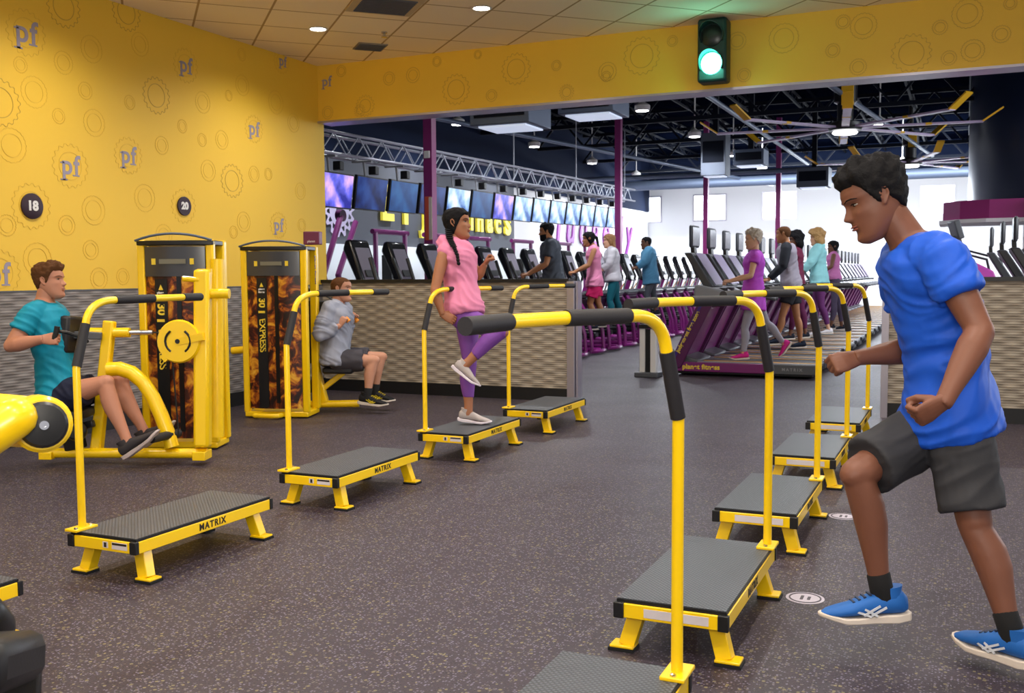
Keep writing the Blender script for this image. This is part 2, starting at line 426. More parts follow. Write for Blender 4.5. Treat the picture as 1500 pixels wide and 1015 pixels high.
for x, y, r in ((756, 101, .15), (940, 82, .17), (668, 131, .15), (830, 135, .13), (1335, 78, .155), (527, 162, .11), (535, 155, .13), (595, 90, .1)):
    c = px_bulk(x, y); c.y = HY - .001
    if c.z - r < 3.03 or c.z + r > CZ - .01: r = min(r, c.z - 3.04, CZ - .02 - c.z)
    if r < .05: continue
    gear_ring(db, c, bx, ay, r, 18, .005, .009); gear_ring(db, c, bx, ay, r * .66, 0, .005, 0)
for x, y, r in ((480, 165, .08), (500, 104, .06), (570, 115, .07), (605, 110, .08), (700, 80, .07), (815, 96, .05), (890, 105, .09), (888, 112, .05), (870, 60, .05), (1080, 60, .08), (1090, 110, .06), (1148, 56, .13), (1220, 74, .06), (1257, 98, .07), (1265, 38, .11), (1377, 40, .06), (1417, 20, .12), (1425, 74, .09), (1467, 50, .07), (1390, 85, .06), (1480, 5, .05), (1235, 32, .06), (985, 60, .05), (720, 140, .06), (640, 90, .05)):
    c = px_bulk(x, y); c.y = HY - .001; r = min(r, c.z - 3.04, CZ - .02 - c.z)
    if r < .03: continue
    gear_ring(cb, c, bx, ay, r, 22, .004, .003); gear_ring(cb, c, bx, ay, r * .68, 0, .004, 0)
c = px_bulk(459, 121); c.y = HY - .002; c.x = LX + .12; c.z = 3.45; serif_pf(lett, c, bx, ay, .13)
pale.build('cog_print', GB, YL, smooth=0); dark.build('cog_print', GB2, YL, smooth=0); lett.build('letter_print', PFM, YL, smooth=0)
cb.build('cog_print', GB2, BH, smooth=0); db.build('cog_print', GB2, BH, smooth=0)
NUMP = mat('number_disc_plum', '2E1626', .5)
for n, x, y, r, lab in (('18', 46, 302, .10, 'round dark plum number disc on the yellow wall above the man in teal'), ('20', 269, 302, .088, 'round dark plum number disc on the yellow wall above the row machine tower')):
    c = px_left(x, y); e = empty('number_sign', (LX, c.y, c.z), 0, lab, 'sign')
    MB().lathe((0.001, 0, 0), [(r, 0), (r, .012), (r * .97, .014)], (1, 0, 0), 32).build('disc', NUMP, e)
    t = MB(); put(t, text_mb(n, r * 1.0, .001, bold=.005), frame((.0165, 0, 0), ax, ay)); t.build('numerals', WHITE, e, smooth=0)

# ceiling fittings
LAMP = mat('lamp_lens', 'FFF6E8', .5, emit=14)
for i, (x, y) in enumerate(ROOM_LIGHTS):
    if y < 8: continue
    vis = i < 2
    e = empty('ceiling_light', (x, y, CZ), 0, ['round recessed ceiling light near the corner of the yellow walls', 'round recessed ceiling light above the middle of the glazed opening'][i] if vis else
              'round recessed ceiling light in the tiled ceiling further right', 'light', 'recessed ceiling lights')
    MB().lathe((0, 0, -.008), [(.085, .006), (.095, 0), (.075, -.002), (.072, .004)]).build('trim_ring', WHITE, e)
    MB().lathe((0, 0, -.007), [(.072, .002), (.07, 0)]).build('lens', LAMP, e)
rz45 = math.radians(45)
TILEG = mat('vent_grey', '8C8072', .6)
e = empty('ceiling_vent', (-5.6, 8.93, CZ), rz45, 'small grey slotted vent in the ceiling beside the corner', 'vent')
MB().box((0, 0, -.006), (.30, .30, .01)).build('frame', TILEG, e)
sb = MB()
for i in range(8): sb.box((0, -.12 + i * .034, -.014), (.27, .008, .01))
sb.build('louvre', GREY, e)
e = empty('ceiling_vent', (-4.62, 7.62, CZ), rz45, 'large square air diffuser at the top edge of the photo', 'vent')
MB().box((0, 0, -.008), (.58, .58, .014)).build('frame', mat('vent_cream', 'C8B48E', .6), e)
sb = MB()
for i in range(11): sb.box((0, -.22 + i * .044, -.02), (.46, .01, .014))
sb.build('louvre', GREY, e)
sp_ = MB().lathe((0, 0, 0), [(.03, 0), (.03, -.012), (.012, -.015), (.012, -.04), (.03, -.045), (.03, -.05)], n=12).build('sprinkler_head', CHR, loc=(-5.15, 8.47, CZ))
tag(sp_, 'small sprinkler head between the two ceiling vents', 'sprinkler')

# traffic light on the bulkhead
TLG = mat('signal_housing_green', '0C3B36', .45)
e = empty('traffic_light', (-2.17, HY, 3.34), 0, 'dark green two-lamp traffic light glowing green on the yellow bulkhead', 'traffic light')
MB().box((0, -.11, 0), (.27, .2, .575)).build('housing', TLG, e, bev=.025)
MB().box((0, -.005, 0), (.12, .03, .4)).build('bracket', BLKP, e)
for nm, z, m_ in (('upper_lens', .125, mat('dead_lens', '1E2A26', .3)), ('lit_lens', -.125, mat('green_lamp', 'A8FFE8', .3, emit=9, ec='50FFD0'))):
    MB().lathe((0, -.212, z), [(.1, 0), (.098, .006), (.07, .018), (.03, .024)], (0, -1, 0), 28).build(nm, m_, e)
    vz = MB(); n = 22; vs = []; fs = []
    for i in range(n + 1):
        t = math.radians(-30 + 240 * i / n)
        for r in (.106, .112):
            for yy in (-.21, -.21 - .13 * (0.35 + .65 * max(0, math.sin(t)))):
                vs.append((r * math.cos(t), yy, z + r * math.sin(t)))
    for i in range(n):
        a = 4 * i; b_ = a + 4
        fs += [(a, a + 1, b_ + 1, b_), (a + 2, b_ + 2, b_ + 3, a + 3), (a + 1, a + 3, b_ + 3, b_ + 1), (a, b_, b_ + 2, a + 2)]
    fs += [(0, 2, 3, 1), (4 * n, 4 * n + 1, 4 * n + 3, 4 * n + 2)]
    vz.add(vs, fs); vz.build('visor', TLG, e)
light('signal_lamp', 'POINT', (-2.17, HY - .33, 3.21), 5, (.2, 1, .75), .05)

# ------------------------------------------------------------------ gym beyond
GX, GY = -11.0, 37.0
WW = mat('gym_white_wall', 'E4E4E6', .8)
WD = mat('gym_charcoal_wall', '50545E', .7)
ROOF = mat('roof_deck_navy', '070C1A', .95, spec=0)
UPW = mat('upper_wall_navy', '18223A', .9, spec=.1)
struct(MB().box((GX - .1, 9.75 + 7.4, 2.8), (.2, 14.8, 5.8)), 'wall_gym_left_near', WD, smooth=0)
struct(MB().box((GX - .1, 24.55 + 6.3, 2.8), (.2, 12.6, 5.8)), 'wall_gym_left_far', WW, smooth=0)
struct(MB().box((GX + .03, 17.1, .95), (.06, 14.7, 1.9)), 'wall_gym_left_lower', mat('gym_mirror_band', 'E9F2F6', .25, spec=.8), smooth=0)
struct(MB().box((-.5, GY + .1, 2.8), (21.2, .2, 5.8)), 'wall_gym_end', WW, smooth=0)
rb = MB().box((-1.5, 23.4, 5.75), (19.6, 27.4, .1))
struct(rb, 'ceiling_gym', ROOF, smooth=0)
# corner wing: wall closing the space left of the near room
struct(MB().box((LX - 2.3, 9.68, 2.8), (4.4, .12, 5.7)), 'wall_gym_front', WD, smooth=0)
WIN = mat('bright_window', 'FFFFFF', .3, emit=3.2, ec='EAF3FF')
for k, (x0, x1) in enumerate(((-11.39, -10.54), (-9.24, -8.09), (-6.71, -5.59), (-2.84, -2.02), (-1.42, -0.44))):
    f = struct(MB().box(((x0 + x1) / 2, GY - .01, 3.7), (x1 - x0 + .1, .04, 1.0)), 'window_%d' % (k + 1), ALU, smooth=0)
    MB().box(((x0 + x1) / 2, GY - .035, 3.7), (x1 - x0, .02, .9)).build('pane', WIN, f, smooth=0)
struct(MB().box((GX + .02, 23.4, 4.65), (.08, 27, 2.1)), 'wall_gym_left_upper', UPW, smooth=0)
struct(MB().box((-.5, GY - .02, 5.1), (21, .08, 1.3)), 'wall_gym_end_upper', UPW, smooth=0)
# roof trusses
for k, y in enumerate((11.6, 15.2, 18.8, 22.4, 26.0, 29.6, 33.2)):
    t = MB(); zt, zb = 5.55, 4.75; x0, x1 = -10.9, 8
    t.box(((x0 + x1) / 2, y, zt), (x1 - x0, .1, .09)); t.box(((x0 + x1) / 2, y, zb), (x1 - x0, .1, .09))
    n = 14; dx = (x1 - x0) / n
    for i in range(n):
        a = x0 + i * dx
        t.bar((a, y, zb), (a + dx / 2, y, zt), .05, .05); t.bar((a + dx / 2, y, zt), (a + dx, y, zb), .05, .05)
    tag(t.build('roof_truss', DARKST), 'dark navy steel truss across the gym roof, %s from the viewer' % ORD2[k], 'truss', 'roof trusses of the gym')
for k, x in enumerate([-10.4 + 1.3 * i for i in range(14)]):
    t = MB().box((x, 23.4, 5.45), (.05, 27, .05)).box((x, 23.4, 5.66), (.05, 27, .05))
    for i in range(30):
        a = 10 + i * .9; t.bar((x, a, 5.45), (x, a + .45, 5.66), .02, .02); t.bar((x, a + .45, 5.66), (x, a + .9, 5.45), .02, .02)
    tag(t.build('roof_joist', DARKST), 'dark navy open web joist under the gym roof, %s from the left wall' % ORD2[k], 'joist', 'roof joists of the gym')
# pipes and ducts
for (p, q, r, lab) in (((-10.5, 12, 4.35), (-6.2, 36, 4.35), .05, 'dark pipe running away above the television row'),
                       ((-10.8, 28.5, 4.1), (6, 28.5, 4.1), .07, 'long blue-grey pipe crossing near the end wall'),
                       ((-10.8, 33, 4.25), (6, 33, 4.25), .16, 'thick pale duct crossing just before the end wall'),
                       ((-4.2, 11, 4.4), (-4.2, 30, 4.4), .045, 'silver conduit running towards the end wall, left one'),
                       ((-2.9, 11, 4.45), (-.9, 30, 4.45), .045, 'silver conduit running towards the end wall, right one')):
    tag(MB().tube([p, q], r).build('ceiling_pipe', STEEL), lab, 'pipe')
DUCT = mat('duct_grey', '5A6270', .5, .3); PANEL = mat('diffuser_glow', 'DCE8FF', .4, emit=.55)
def unit(x0, y0, x1, y1, d, hgt, lab, glow=True, dm=None):
    a = spot(x0, y1, d); b_ = spot(x1, y1, d); wd = (b_ - a).length; c = (a + b_) / 2
    e = empty('air_unit', (c.x, c.y, c.z), 0, lab, 'air conditioner')
    MB().box((0, 0, hgt / 2), (wd, wd * .9, hgt)).build('casing', dm or STEEL, e, bev=.01)
    MB().box((0, -wd * .45 - .006, hgt * .55), (wd * .85, .01, hgt * .5)).build('grille', DARKST, e, smooth=0)
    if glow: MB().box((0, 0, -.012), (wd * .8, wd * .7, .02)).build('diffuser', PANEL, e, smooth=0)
    MB().box((0, 0, (hgt + 5.7 - c.z) / 2), (.12, .12, 5.7 - c.z - hgt)).build('hanger', DARKST, e)
unit(702, 160, 795, 187, 12.6, .3, 'white boxed ceiling air unit right of the first purple column')
unit(828, 150, 912, 170, 13.5, .2, 'flat glowing ceiling diffuser under the bulkhead edge')
unit(1030, 200, 1066, 258, 24, 1.0, 'dark square duct drop with a glowing bottom', True, DUCT)
unit(1078, 215, 1122, 243, 23, .35, 'pale stacked ceiling diffuser left of the big fan')
unit(1170, 240, 1215, 275, 26, .5, 'grey duct box behind the left blades of the fan', True, DUCT)
GL = mat('gym_lamp_lens', 'FFFFFF', .4, emit=16)
for i, (x, y) in enumerate(GYM_LIGHTS):
    e = empty('gym_light', (x, y, 4.42), 0, 'round white pendant downlight under the dark gym roof', 'light', 'pendant downlights of the gym')
    MB().lathe((0, 0, 0), [(.13, 0), (.15, .03), (.15, .1), (.06, .16), (.015, .2), (.015, 1.27)], n=16).build('housing', WHITE, e)
    MB().lathe((0, 0, -.005), [(.125, .01), (.12, 0)], n=16).build('lens', GL, e)

# big ceiling fans
FANB = mat('fan_blade_lilac', 'B9A4C8', .4); FANT = mat('fan_tip_yellow', 'E8B21C', .5)
def fan(loc, rad, ph, lab):
    e = empty('ceiling_fan', loc, 0, lab, 'fan')
    MB().lathe((0, 0, 0), [(.28, -.05), (.3, 0), (.3, .08), (.14, .12), (.14, .42), (.2, .45), (.2, .75), (.06, .8), (.06, 5.7 - loc[2])], n=20).build('motor', BLKP, e)
    MB().lathe((0, 0, -.06), [(.2, 0), (.22, -.02), (.2, -.05)], n=20).build('hub_light', mat('fan_light', 'FFFFFF', .4, emit=3), e)
    MB().box((.05, -.15, .55), (.2, .12, .34)).build('logo_plate', FANT, e)
    for k in range(8):
        a = ph + math.tau * k / 8; d = V((math.cos(a), math.sin(a), 0))
        MB().bar(d * .25, d * (rad - .3), .13, .03).build('blade', FANB, e)
        MB().bar(d * (rad - .32), d * rad + V((0, 0, .22)), .16, .025).build('blade_tip', FANT, e)
        MB().bar(d * rad * .52, d * rad * .56, .14, .035).build('blade_band', FANT, e)
fan((-2.02, 18.95, 3.86), 2.55, .12, 'large ceiling fan with lilac blades and yellow tips, nearest and highest')
fan((-1.35, 27.6, 4.05), 2.6, .3, 'large yellow-tipped ceiling fan farther back behind the running man')

# purple columns
COLM = mat('column_plum', '8A2A6E', .45)
for x, y, lab in ((-7.0, 12.7, 'purple steel column left, behind the woman on the step'), (-7.05, 21.4, 'purple steel column behind the row of climbers'),
                  (-7.0, 29.4, 'slim purple column left of the first tall console'), (-4.95, 29.6, 'slim purple column behind the walker in grey')):
    e = empty('column', (x, y, 0), 0, lab, 'column')
    MB().box((0, 0, 2.85), (.135, .135, 5.7)).build('shaft', COLM, e)
    MB().box((0, 0, .01), (.36, .36, .02)).build('base_plate', COLM, e)
    if y < 13:
        MB().box((.0, -.075, 2.1), (.09, .012, .62)).build('orange_notice', mat('notice_orange', 'E0603A', .5), e, smooth=0)
        MB().box((.045, -.083, 2.1), (.05, .008, .6)).build('pale_notice', mat('notice_pale', 'E8D8C8', .5), e, smooth=0)
        MB().box((0, -.08, 3.0), (.08, .04, .1)).build('socket_box', WHITE, e)

# television row on its lattice girder
gt = MB()
xg, y0g, y1g = -7.75, 10.0, 24.4
for dx, dz in ((-.14, 0), (.14, 0), (-.14, .28), (.14, .28)): gt.tube([(xg + dx, y0g, 2.88 + dz), (xg + dx, y1g, 2.88 + .016 * (y1g - y0g) + dz)], .022, 8)
k = 0; yy = y0g
while yy < y1g - .3:
    z = 2.88 + (yy - y0g) * .016; s_ = 1 if k % 2 else -1
    for dx in (-.14, .14): gt.bar((xg + dx, yy, z if s_ > 0 else z + .28), (xg + dx, yy + .3, z + .28 if s_ > 0 else z), .014, .014)
    gt.bar((xg - .14 * s_, yy, z), (xg + .14 * s_, yy + .3, z), .014, .014); yy += .3; k += 1
for yy in (10.8, 14, 17.3, 20.6, 24): gt.tube([(xg, yy, 3.1), (xg, yy, 4.8)], .012, 6)
tag(gt.build('lighting_girder', mat('silver_lattice', 'B4B8C4', .35, .6)), 'silver lattice girder carrying the row of televisions', 'girder')
TVY = [11.21 + .88 * i for i in range(14)]
tvl = ['nearest to the yellow wall, showing violet pictures', 'second from the yellow wall, dark navy picture', 'third from the yellow wall, plain blue picture',
       'behind the purple column, dark picture', 'directly left of the woman with the braid', 'just right of the head of the woman with the braid']
for i, y in enumerate(TVY):
    zc = 2.42 + (y - 11.2) * .016
    lab = 'hanging television ' + tvl[i] if i < 6 else 'hanging television with a pale bluish picture, %s from the yellow wall' % ORD2[i]
    e = empty('television', (-7.62, y, zc), 0, lab, 'television', 'televisions hanging in a row')
    rt = M.Rotation(math.radians(8), 3, 'Y')
    MB().box((0, 0, 0), (.05, .8, .47), rt).build('casing', BLKP, e, bev=.006)
    mb = MB().box((.0, 0, 0), (.006, .76, .43)); mb.v = [rt @ (v + V((.028, 0, 0))) for v in mb.v]
    mb.build('screen', TVM[[0, 1, 2, 1, 3, 2, 0][i] if i < 7 else 3], e, smooth=0)
    MB().tube([(-.06, 0, .1), (-.1, 0, .46)], .018, 8).tube([(-.29, 0, .452), (.03, 0, .452)], .014, 8).build('bracket', LGREY, e)
    s = MB().box((-.06, .2, .34), (.12, .1, .12)); s.build('spot_lamp', BLKP, e, bev=.01)
# wall lettering behind the televisions
LY = mat('sign_letter_yellow', 'F2E24A', .5, emit=.25)
for ch, y, z, h, m_ in (('E', 18.0, 2.75, 1.0, LY), ('l', 18.75, 2.75, 1.15, LY), ('J', 19.6, 2.72, 1.1, LY), ('i', 21.9, 2.62, .75, LY), ('n', 22.35, 2.6, .75, LY), ('a', 22.9, 2.6, .75, LY), ('c', 23.4, 2.6, .75, LY), ('s', 24.0, 2.65, 1.0, LY)):
    t = MB(); put(t, text_mb(ch, h, .03, bold=.03), frame((GX + .05, y, z), ax, ay))
    tag(t.build('wall_letter', m_), 'yellow raised wall letter %s half hidden behind the televisions' % ch, 'letter', 'yellow letters on the charcoal wall')
t = MB()
gear_ring(t, V((GX + .03, 16.3, 2.55)), ax, ay, .42, 14, .1, .05); gear_ring(t, V((GX + .03, 16.3, 2.55)), ax, ay, .22, 0, .22, 0)
tag(t.build('cog_emblem', mat('emblem_lilac', 'C8C0E0', .5), smooth=0), 'pale cog emblem on the charcoal wall under the televisions', 'emblem')
PT = mat('script_purple', '8E2A9A', .5)
for q_, (ch, y) in enumerate((('j', 27.6), ('u', 28.6), ('d', 29.7), ('g', 30.8), ('e', 31.9), ('d', 33.3), ('y', 34.4))):
    t = MB(); put(t, text_mb(ch, 1.5, .02, bold=.02, shear=.25), frame((GX + .04, y, 2.7), ax, ay))
    tag(t.build('wall_letter', PT), 'purple script letter %s on the white side wall, %s from the left' % (ch, ORD2[q_].replace('nearest', 'first')), 'letter', 'purple script letters on the white wall')

# juice bar canopy and dark wall at the right
cp = empty('canopy', (2.87, 21.5, 2.28), 0, 'magenta scalloped canopy hanging at the right under a navy wall', 'canopy')
prof = [(-3.3, -.1), (-3.0, -.55), (-2.5, -.75), (-1.75, -.75), (-1.6, -1.1), (-.5, -1.25), (.8, -1.25), (4.5, -1.25), (4.5, 1), (-3.3, 1)]
MB().prism([(x, y, 0) for x, y in prof], (0, 0, .35)).build('fascia', mat('canopy_magenta', '9A2470', .5), cp, smooth=0)
MB().prism([(x * 1.02, y * 1.03, -.07) for x, y in prof], (0, 0, .07)).build('edge_strip', WHITE, cp, smooth=0)
n = 16; pts = [(-2.6 + 1.9 - 1.9 * math.cos(math.pi / 2 * i / n), -.75 + 1.9 - 1.9 * math.sin(math.pi / 2 * i / n), 0) for i in range(n + 1)]
struct(MB().prism([(p[0] + 2.6, p[1] + 21.7, 2.64) for p in pts] + [(8, 20.95, 2.64), (8, 23, 2.64), (0, 23, 2.64)], (0, 0, 3.05)), 'wall_gym_right', mat('navy_gloss_wall', '14203A', .3), smooth=30)
struct(MB().box((5.6, 24.2, 1.2), (9, .2, 2.4)), 'wall_gym_counter', WW, smooth=0)
struct(MB().box((4.2, 21.9, .6), (3.5, .2, 1.15)), 'wall_gym_bar', mat('yellow_bar_front', 'E8B820', .5), smooth=0)

# slatted air purifier post beside the first treadmill
e = empty('barrier_post', (-3.62, 12.2, 0), 0, 'short white twin-leg post on grey base before the treadmills', 'post')
MB().box((-.07, 0, .33), (.07, .1, .56)).box((.07, 0, .33), (.07, .1, .56)).build('legs', WHITE, e, bev=.005)
MB().box((0, 0, .33), (.06, .06, .54)).build('core', BLKP, e)
MB().box((0, 0, .635), (.22, .14, .05)).build('top', BLKP, e)
MB().box((0, 0, .03), (.3, .26, .06)).build('base', GREY, e, bev=.01)

# floor stickers
STK = mat('floor_sticker', 'BDB6C4', .5); STK2 = mat('sticker_ink', '4A4450', .5)
for x, y, lab in ((-.555, 4.062, 'round pale floor sticker beside the second right-hand step'), (-.565, 5.53, 'round pale floor sticker beside the running man, farther one')):
    e = empty('floor_sticker', (x, y, 0), 0, lab, 'sticker')
    MB().lathe((0, 0, .0005), [(.075, 0), (.075, .001)], n=28).build('disc', STK, e, smooth=0)
    gr = MB(); gear_ring(gr, V((0, 0, .0018)), V((1, 0, 0)), V((0, 1, 0)), .06, 0, .006, 0); gr.box((-.012, 0, .0022), (.012, .05, .001)).box((.015, .0, .0022), (.012, .04, .001)); gr.build('print', STK2, e, smooth=0)
ORD = 'first second third fourth fifth sixth seventh eighth ninth tenth eleventh twelfth thirteenth fourteenth fifteenth sixteenth seventeenth eighteenth nineteenth twentieth'.split()
# ================================================================== STEP PLATFORMS
def make_step():
    e = empty('step_platform')
    dk_ = MB().box((0, 0, .191), (.375, .89, .012)); dk_.mi = 1; dk_.box((0, 0, .1985), (.369, .884, .003)); dk_.build('deck', [BLKP, DECK], e, smooth=0)
    f = MB()
    for s in (-1, 1): f.box((s * .176, 0, .16), (.03, .9, .052))
    for s in (-1, 1): f.box((0, s * .437, .16), (.33, .03, .05))
    f.box((0, -.2, .165), (.33, .03, .03)).box((0, .2, .165), (.33, .03, .03))
    f.build('frame', YEL, e, bev=.003)
    for sx in (-1, 1):
        for sy in (-1, 1):
            MB().box((sx * .178, sy * .448, .161), (.036, .022, .054)).build('end_cap', BLKP, e, bev=.003)
            p0 = V((sx * .135, sy * .36, .14)); p1 = V((sx * .17, sy * .375, .016))
            l = MB().bar(p0, p1, .055, .05, (0, 1, 0)).box((sx * .182, sy * .378, .016), (.085, .07, .01)).build('leg', YEL, e, bev=.003)
            MB().box((sx * .184, sy * .378, .0055), (.09, .075, .011)).build('foot_pad', RUB, l)
    for s in (-1, 1): put(MB(), text_mb('MATRIX', .042, .0008, bold=.0012, space=1.25), frame((s * .1918, .02, .16), (0, s, 0), (0, 0, 1))).build('side_lettering', BTXT, e, smooth=0)
    MB().box((-.02, .4525, .16), (.22, .002, .03)).build('warning_label', LABEL, e, smooth=0)
    l = MB().box((.02, -.4525, .162), (.03, .002, .026)).box((.1, -.4525, .162), (.085, .002, .03)); l.build('warning_label', LABEL, e, smooth=0)
    MB().box((.1, -.454, .17), (.08, .001, .009)).box((.02, -.454, .162), (.014, .001, .02)).build('label_print', BTXT, e, smooth=0)
    MB().box((-.168, -.405, .205), (.07, .12, .012)).build('mounting_plate', YEL, e, bev=.003)
    MB().lathe((-.150, -.452, .211), [(.009, 0), (.009, .006), (.004, .008)], n=6).lathe((-.168, -.36, .211), [(.009, 0), (.009, .006), (.004, .008)], n=6).build('bolt', CHR, e)
    h = empty('handrail_pivot')
    bpy.data.objects.remove(h)
    # handrail: post leaning into a bent bar (origin at the foot of the post)
    P = [(0, 0, .2), (0, 0, .905), (.0, .065, 1.10)]
    for i in range(1, 8):
        t = i / 8; P.append((0, .065 + .175 * (.25 * t + .75 * t * t), 1.10 + .095 * (1 - (1 - t) ** 2)))
    P += [(0, .25, 1.195), (.03, .47, 1.197), (.034, .58, 1.197), (.03, .68, 1.197), (.01, .84, 1.195)]
    o = MB().tube(P, .0165, 14).build('handrail', YEL, e, loc=(-.168, -.4, 0))
    MB().tube([(0, .002, .912), (0, .063, 1.095)], .0208, 16).build('grip', BLK, o)
    MB().tube([(.0, .25, 1.195), (.015, .36, 1.196), (.03, .47, 1.197)], .0198, 16).build('grip', BLK, o)
    MB().tube([(.03, .68, 1.197), (.02, .76, 1.196), (.009, .845, 1.195)], .0198, 16).build('grip', BLK, o)
    return e
STEPS = [(-3.33, 2.10, 0, -1, 'yellow step platform cut off by the left edge of the photo'),
         (-3.335, 3.57, 0, -4, 'yellow step platform nearest of the left row seen whole'),
         (-3.305, 5.01, 0, 10, 'yellow step platform of the left row just before the one the woman stands on'),
         (-3.29, 6.56, 0, 15, 'yellow step platform under the woman in pink'),
         (-3.25, 7.90, 0, 18, 'yellow step platform at the far end of the left row, before the woven half wall'),
         (-.865, 2.23, math.pi, 15, 'yellow step platform cut off by the bottom edge, its bar pointing across the picture'),
         (-.87, 3.64, math.pi, 23, 'yellow step platform second from front in the right row, whole deck in view'),
         (-.865, 5.08, math.pi, 23, 'yellow step platform of the right row, third from front'),
         (-.87, 6.60, math.pi, 28, 'yellow step platform of the right row, behind the running man\'s fist'),
         (-.865, 8.10, math.pi, 28, 'yellow step platform farthest of the right row')]
proto = make_step()
ALLSTEP = []
for i, (x, y, rz, ang, lab) in enumerate(STEPS):
    o = proto if i == 0 else copy_tree(proto)
    o.location = (x, y, 0); o.rotation_euler = (0, 0, rz)
    tag(o, lab, 'step', 'step platforms left row' if i < 5 else 'step platforms right row')
    for c in o.children:
        if c.name.startswith('handrail'): c.rotation_euler = (0, 0, -math.radians(ang))
    ALLSTEP.append(o)

# ================================================================== STRENGTH STATIONS
def tower(name_parent, w_, d_, h_, mirror=False, textpos=0.0, simple=False):
    """weight tower; local x right, y back, z up, front at y = 0"""
    e = name_parent
    for sx in (-1, 1):
        x = sx * (w_ / 2 - .03)
        MB().box((x, .03, h_ / 2 + .01), (.06, .06, h_ - .08)).build('front_post', YEL, e, bev=.012)
        MB().box((x * 1.0, d_ - .03, h_ / 2 + .01), (.07, .07, h_ - .08)).build('rear_post', YEL, e, bev=.012)
    MB().box((0, d_ / 2, .035), (w_ - .02, d_, .05)).build('base_plate', YEL, e, bev=.01)
    # curved shroud printed amber, with dark centre strip
    n = 12; W = w_ / 2 - .062
    def arc(x): return -.045 * (1 - (x / W) ** 2) + .012
    def panel(x0, x1, z0, z1, th, off, mt, nm):
        mb = MB(); k = 8; vs = []; fs = []
        for i in range(k + 1):
            x = x0 + (x1 - x0) * i / k
            for z in (z0, z1):
                vs += [(x, arc(x) - off, z), (x, arc(x) - off + th, z)]
        for i in range(k):
            a = 4 * i; b_ = a + 4
            fs += [(a, b_, b_ + 2, a + 2), (a + 1, a + 3, b_ + 3, b_ + 1), (a, a + 1, b_ + 1, b_), (a + 2, b_ + 2, b_ + 3, a + 3)]
        fs += [(0, 2, 3, 1), (4 * k, 4 * k + 1, 4 * k + 3, 4 * k + 2)]
        mb.add(vs, fs); return mb.build(nm, mt, e, smooth=30)
    panel(-W, W, .09, h_ - .3, .02, 0, SHRD, 'shroud')
    panel(-W, W, h_ - .3, h_ - .08, .05, .012, mat('shroud_cap', '3A3C42', .35, coat=.3), 'cap')
    cx = -.10
    panel(cx - .05, cx + .05, .1, h_ - .32, .004, .006, BLKP, 'text_strip')
    t = MB(); t3 = MB(); put(t3, text_mb('30', .085, .001, bold=.003), frame((cx, arc(cx) - .0085, h_ * .66), (0, 0, -1), (1, 0, .0)))
    put(t, text_mb('EXPRESS', .085, .001, bold=.001, shear=-.2, space=.95), frame((cx, arc(cx) - .0085, h_ * .66 - .3), (0, 0, -1), (1, 0, 0)))
    MB().box((cx, arc(cx) - .0085, h_ * .66 - .083), (.07, .002, .02)).build('strip_divider', YTXT, e, smooth=0)
    t.build('strip_lettering', YTXT, e, smooth=0); t3.build('strip_numerals', YTXT, e, smooth=0)
    t = MB(); put(t, text_mb('planet', .024, .001, bold=.001), frame((cx, arc(cx) - .0085, h_ - .42), (1, 0, 0), (0, 0, 1)))
    put(t, text_mb('fitness', .024, .001, bold=.001), frame((cx, arc(cx) - .0085, h_ - .447), (1, 0, 0), (0, 0, 1)))
    t.build('badge_lettering', WHITE, e, smooth=0)
    MB().prism([(cx - .018, arc(cx) - .0085, h_ - .40), (cx + .018, arc(cx) - .0085, h_ - .40), (cx + .0, arc(cx) - .0085, h_ - .36)], (0, -.001, 0)).build('badge_mark', YTXT, e, smooth=0)
    MB().box((.04, arc(.04) - .006, h_ * .48), (.035, .006, h_ * .78)).build('guide_slot', mat('shaft_dark', '0A0A0C', .3), e, smooth=0)
    # top cover with arched rail
    n = 14; pts = []
    for i in range(n + 1):
        x = -w_ / 2 + w_ * i / n; pts.append((x, -.03 + .05 * (2 * x / w_) ** 2 * 1.0 - .02, h_ - .07))
    MB().prism(pts + [(w_ / 2, d_, h_ - .07), (-w_ / 2, d_, h_ - .07)], (0, 0, .035)).build('top_cover', BLKP, e, bev=.006)
    pts = [(-w_ / 2 + w_ * i / 10, -.02 - .02 * (1 - (2 * i / 10 - 1) ** 2), h_ - .035 + .05 * (1 - (2 * i / 10 - 1) ** 2)) for i in range(11)]
    MB().tube(pts, .009, 8).build('top_rail', STEEL, e)
    MB().box((.0, arc(0) - .016, h_ - .19), (.2, .004, .035)).build('instruction_plate', mat('plate_grey', '7A7868', .4), e, smooth=0)
    MB().box((-.15, arc(.15) - .016, h_ - .19), (.03, .004, .045)).box((.14, arc(.14) - .016, h_ - .19), (.03, .004, .045)).build('instruction_mark', YTXT, e, smooth=0)

def tw(mw, p): return mw @ V(p)
# --- seated row station (left)
a21 = math.radians(21)
RM = empty('row_machine', (-5.0, 5.62, 0), a21, 'yellow seated row machine used by the man in teal', 'exercise machine')
iRM = (M.Translation(V((-5.0, 5.62, 0))) @ M.Rotation(a21, 4, 'Z')).inverted()
def L1(x, y, d): return iRM @ spot(x, y, d)
tb = empty('tower'); tb.parent = RM
tb.name = 'weight_tower'; tb.location = (-.27, .28, 0)
tower(tb, .58, .28, 1.6)
# parts may only be three deep: the tower's own pieces hang on the machine
for c in list(tb.children):
    c.parent = RM; c.location = tb.location
bpy.data.objects.remove(tb)
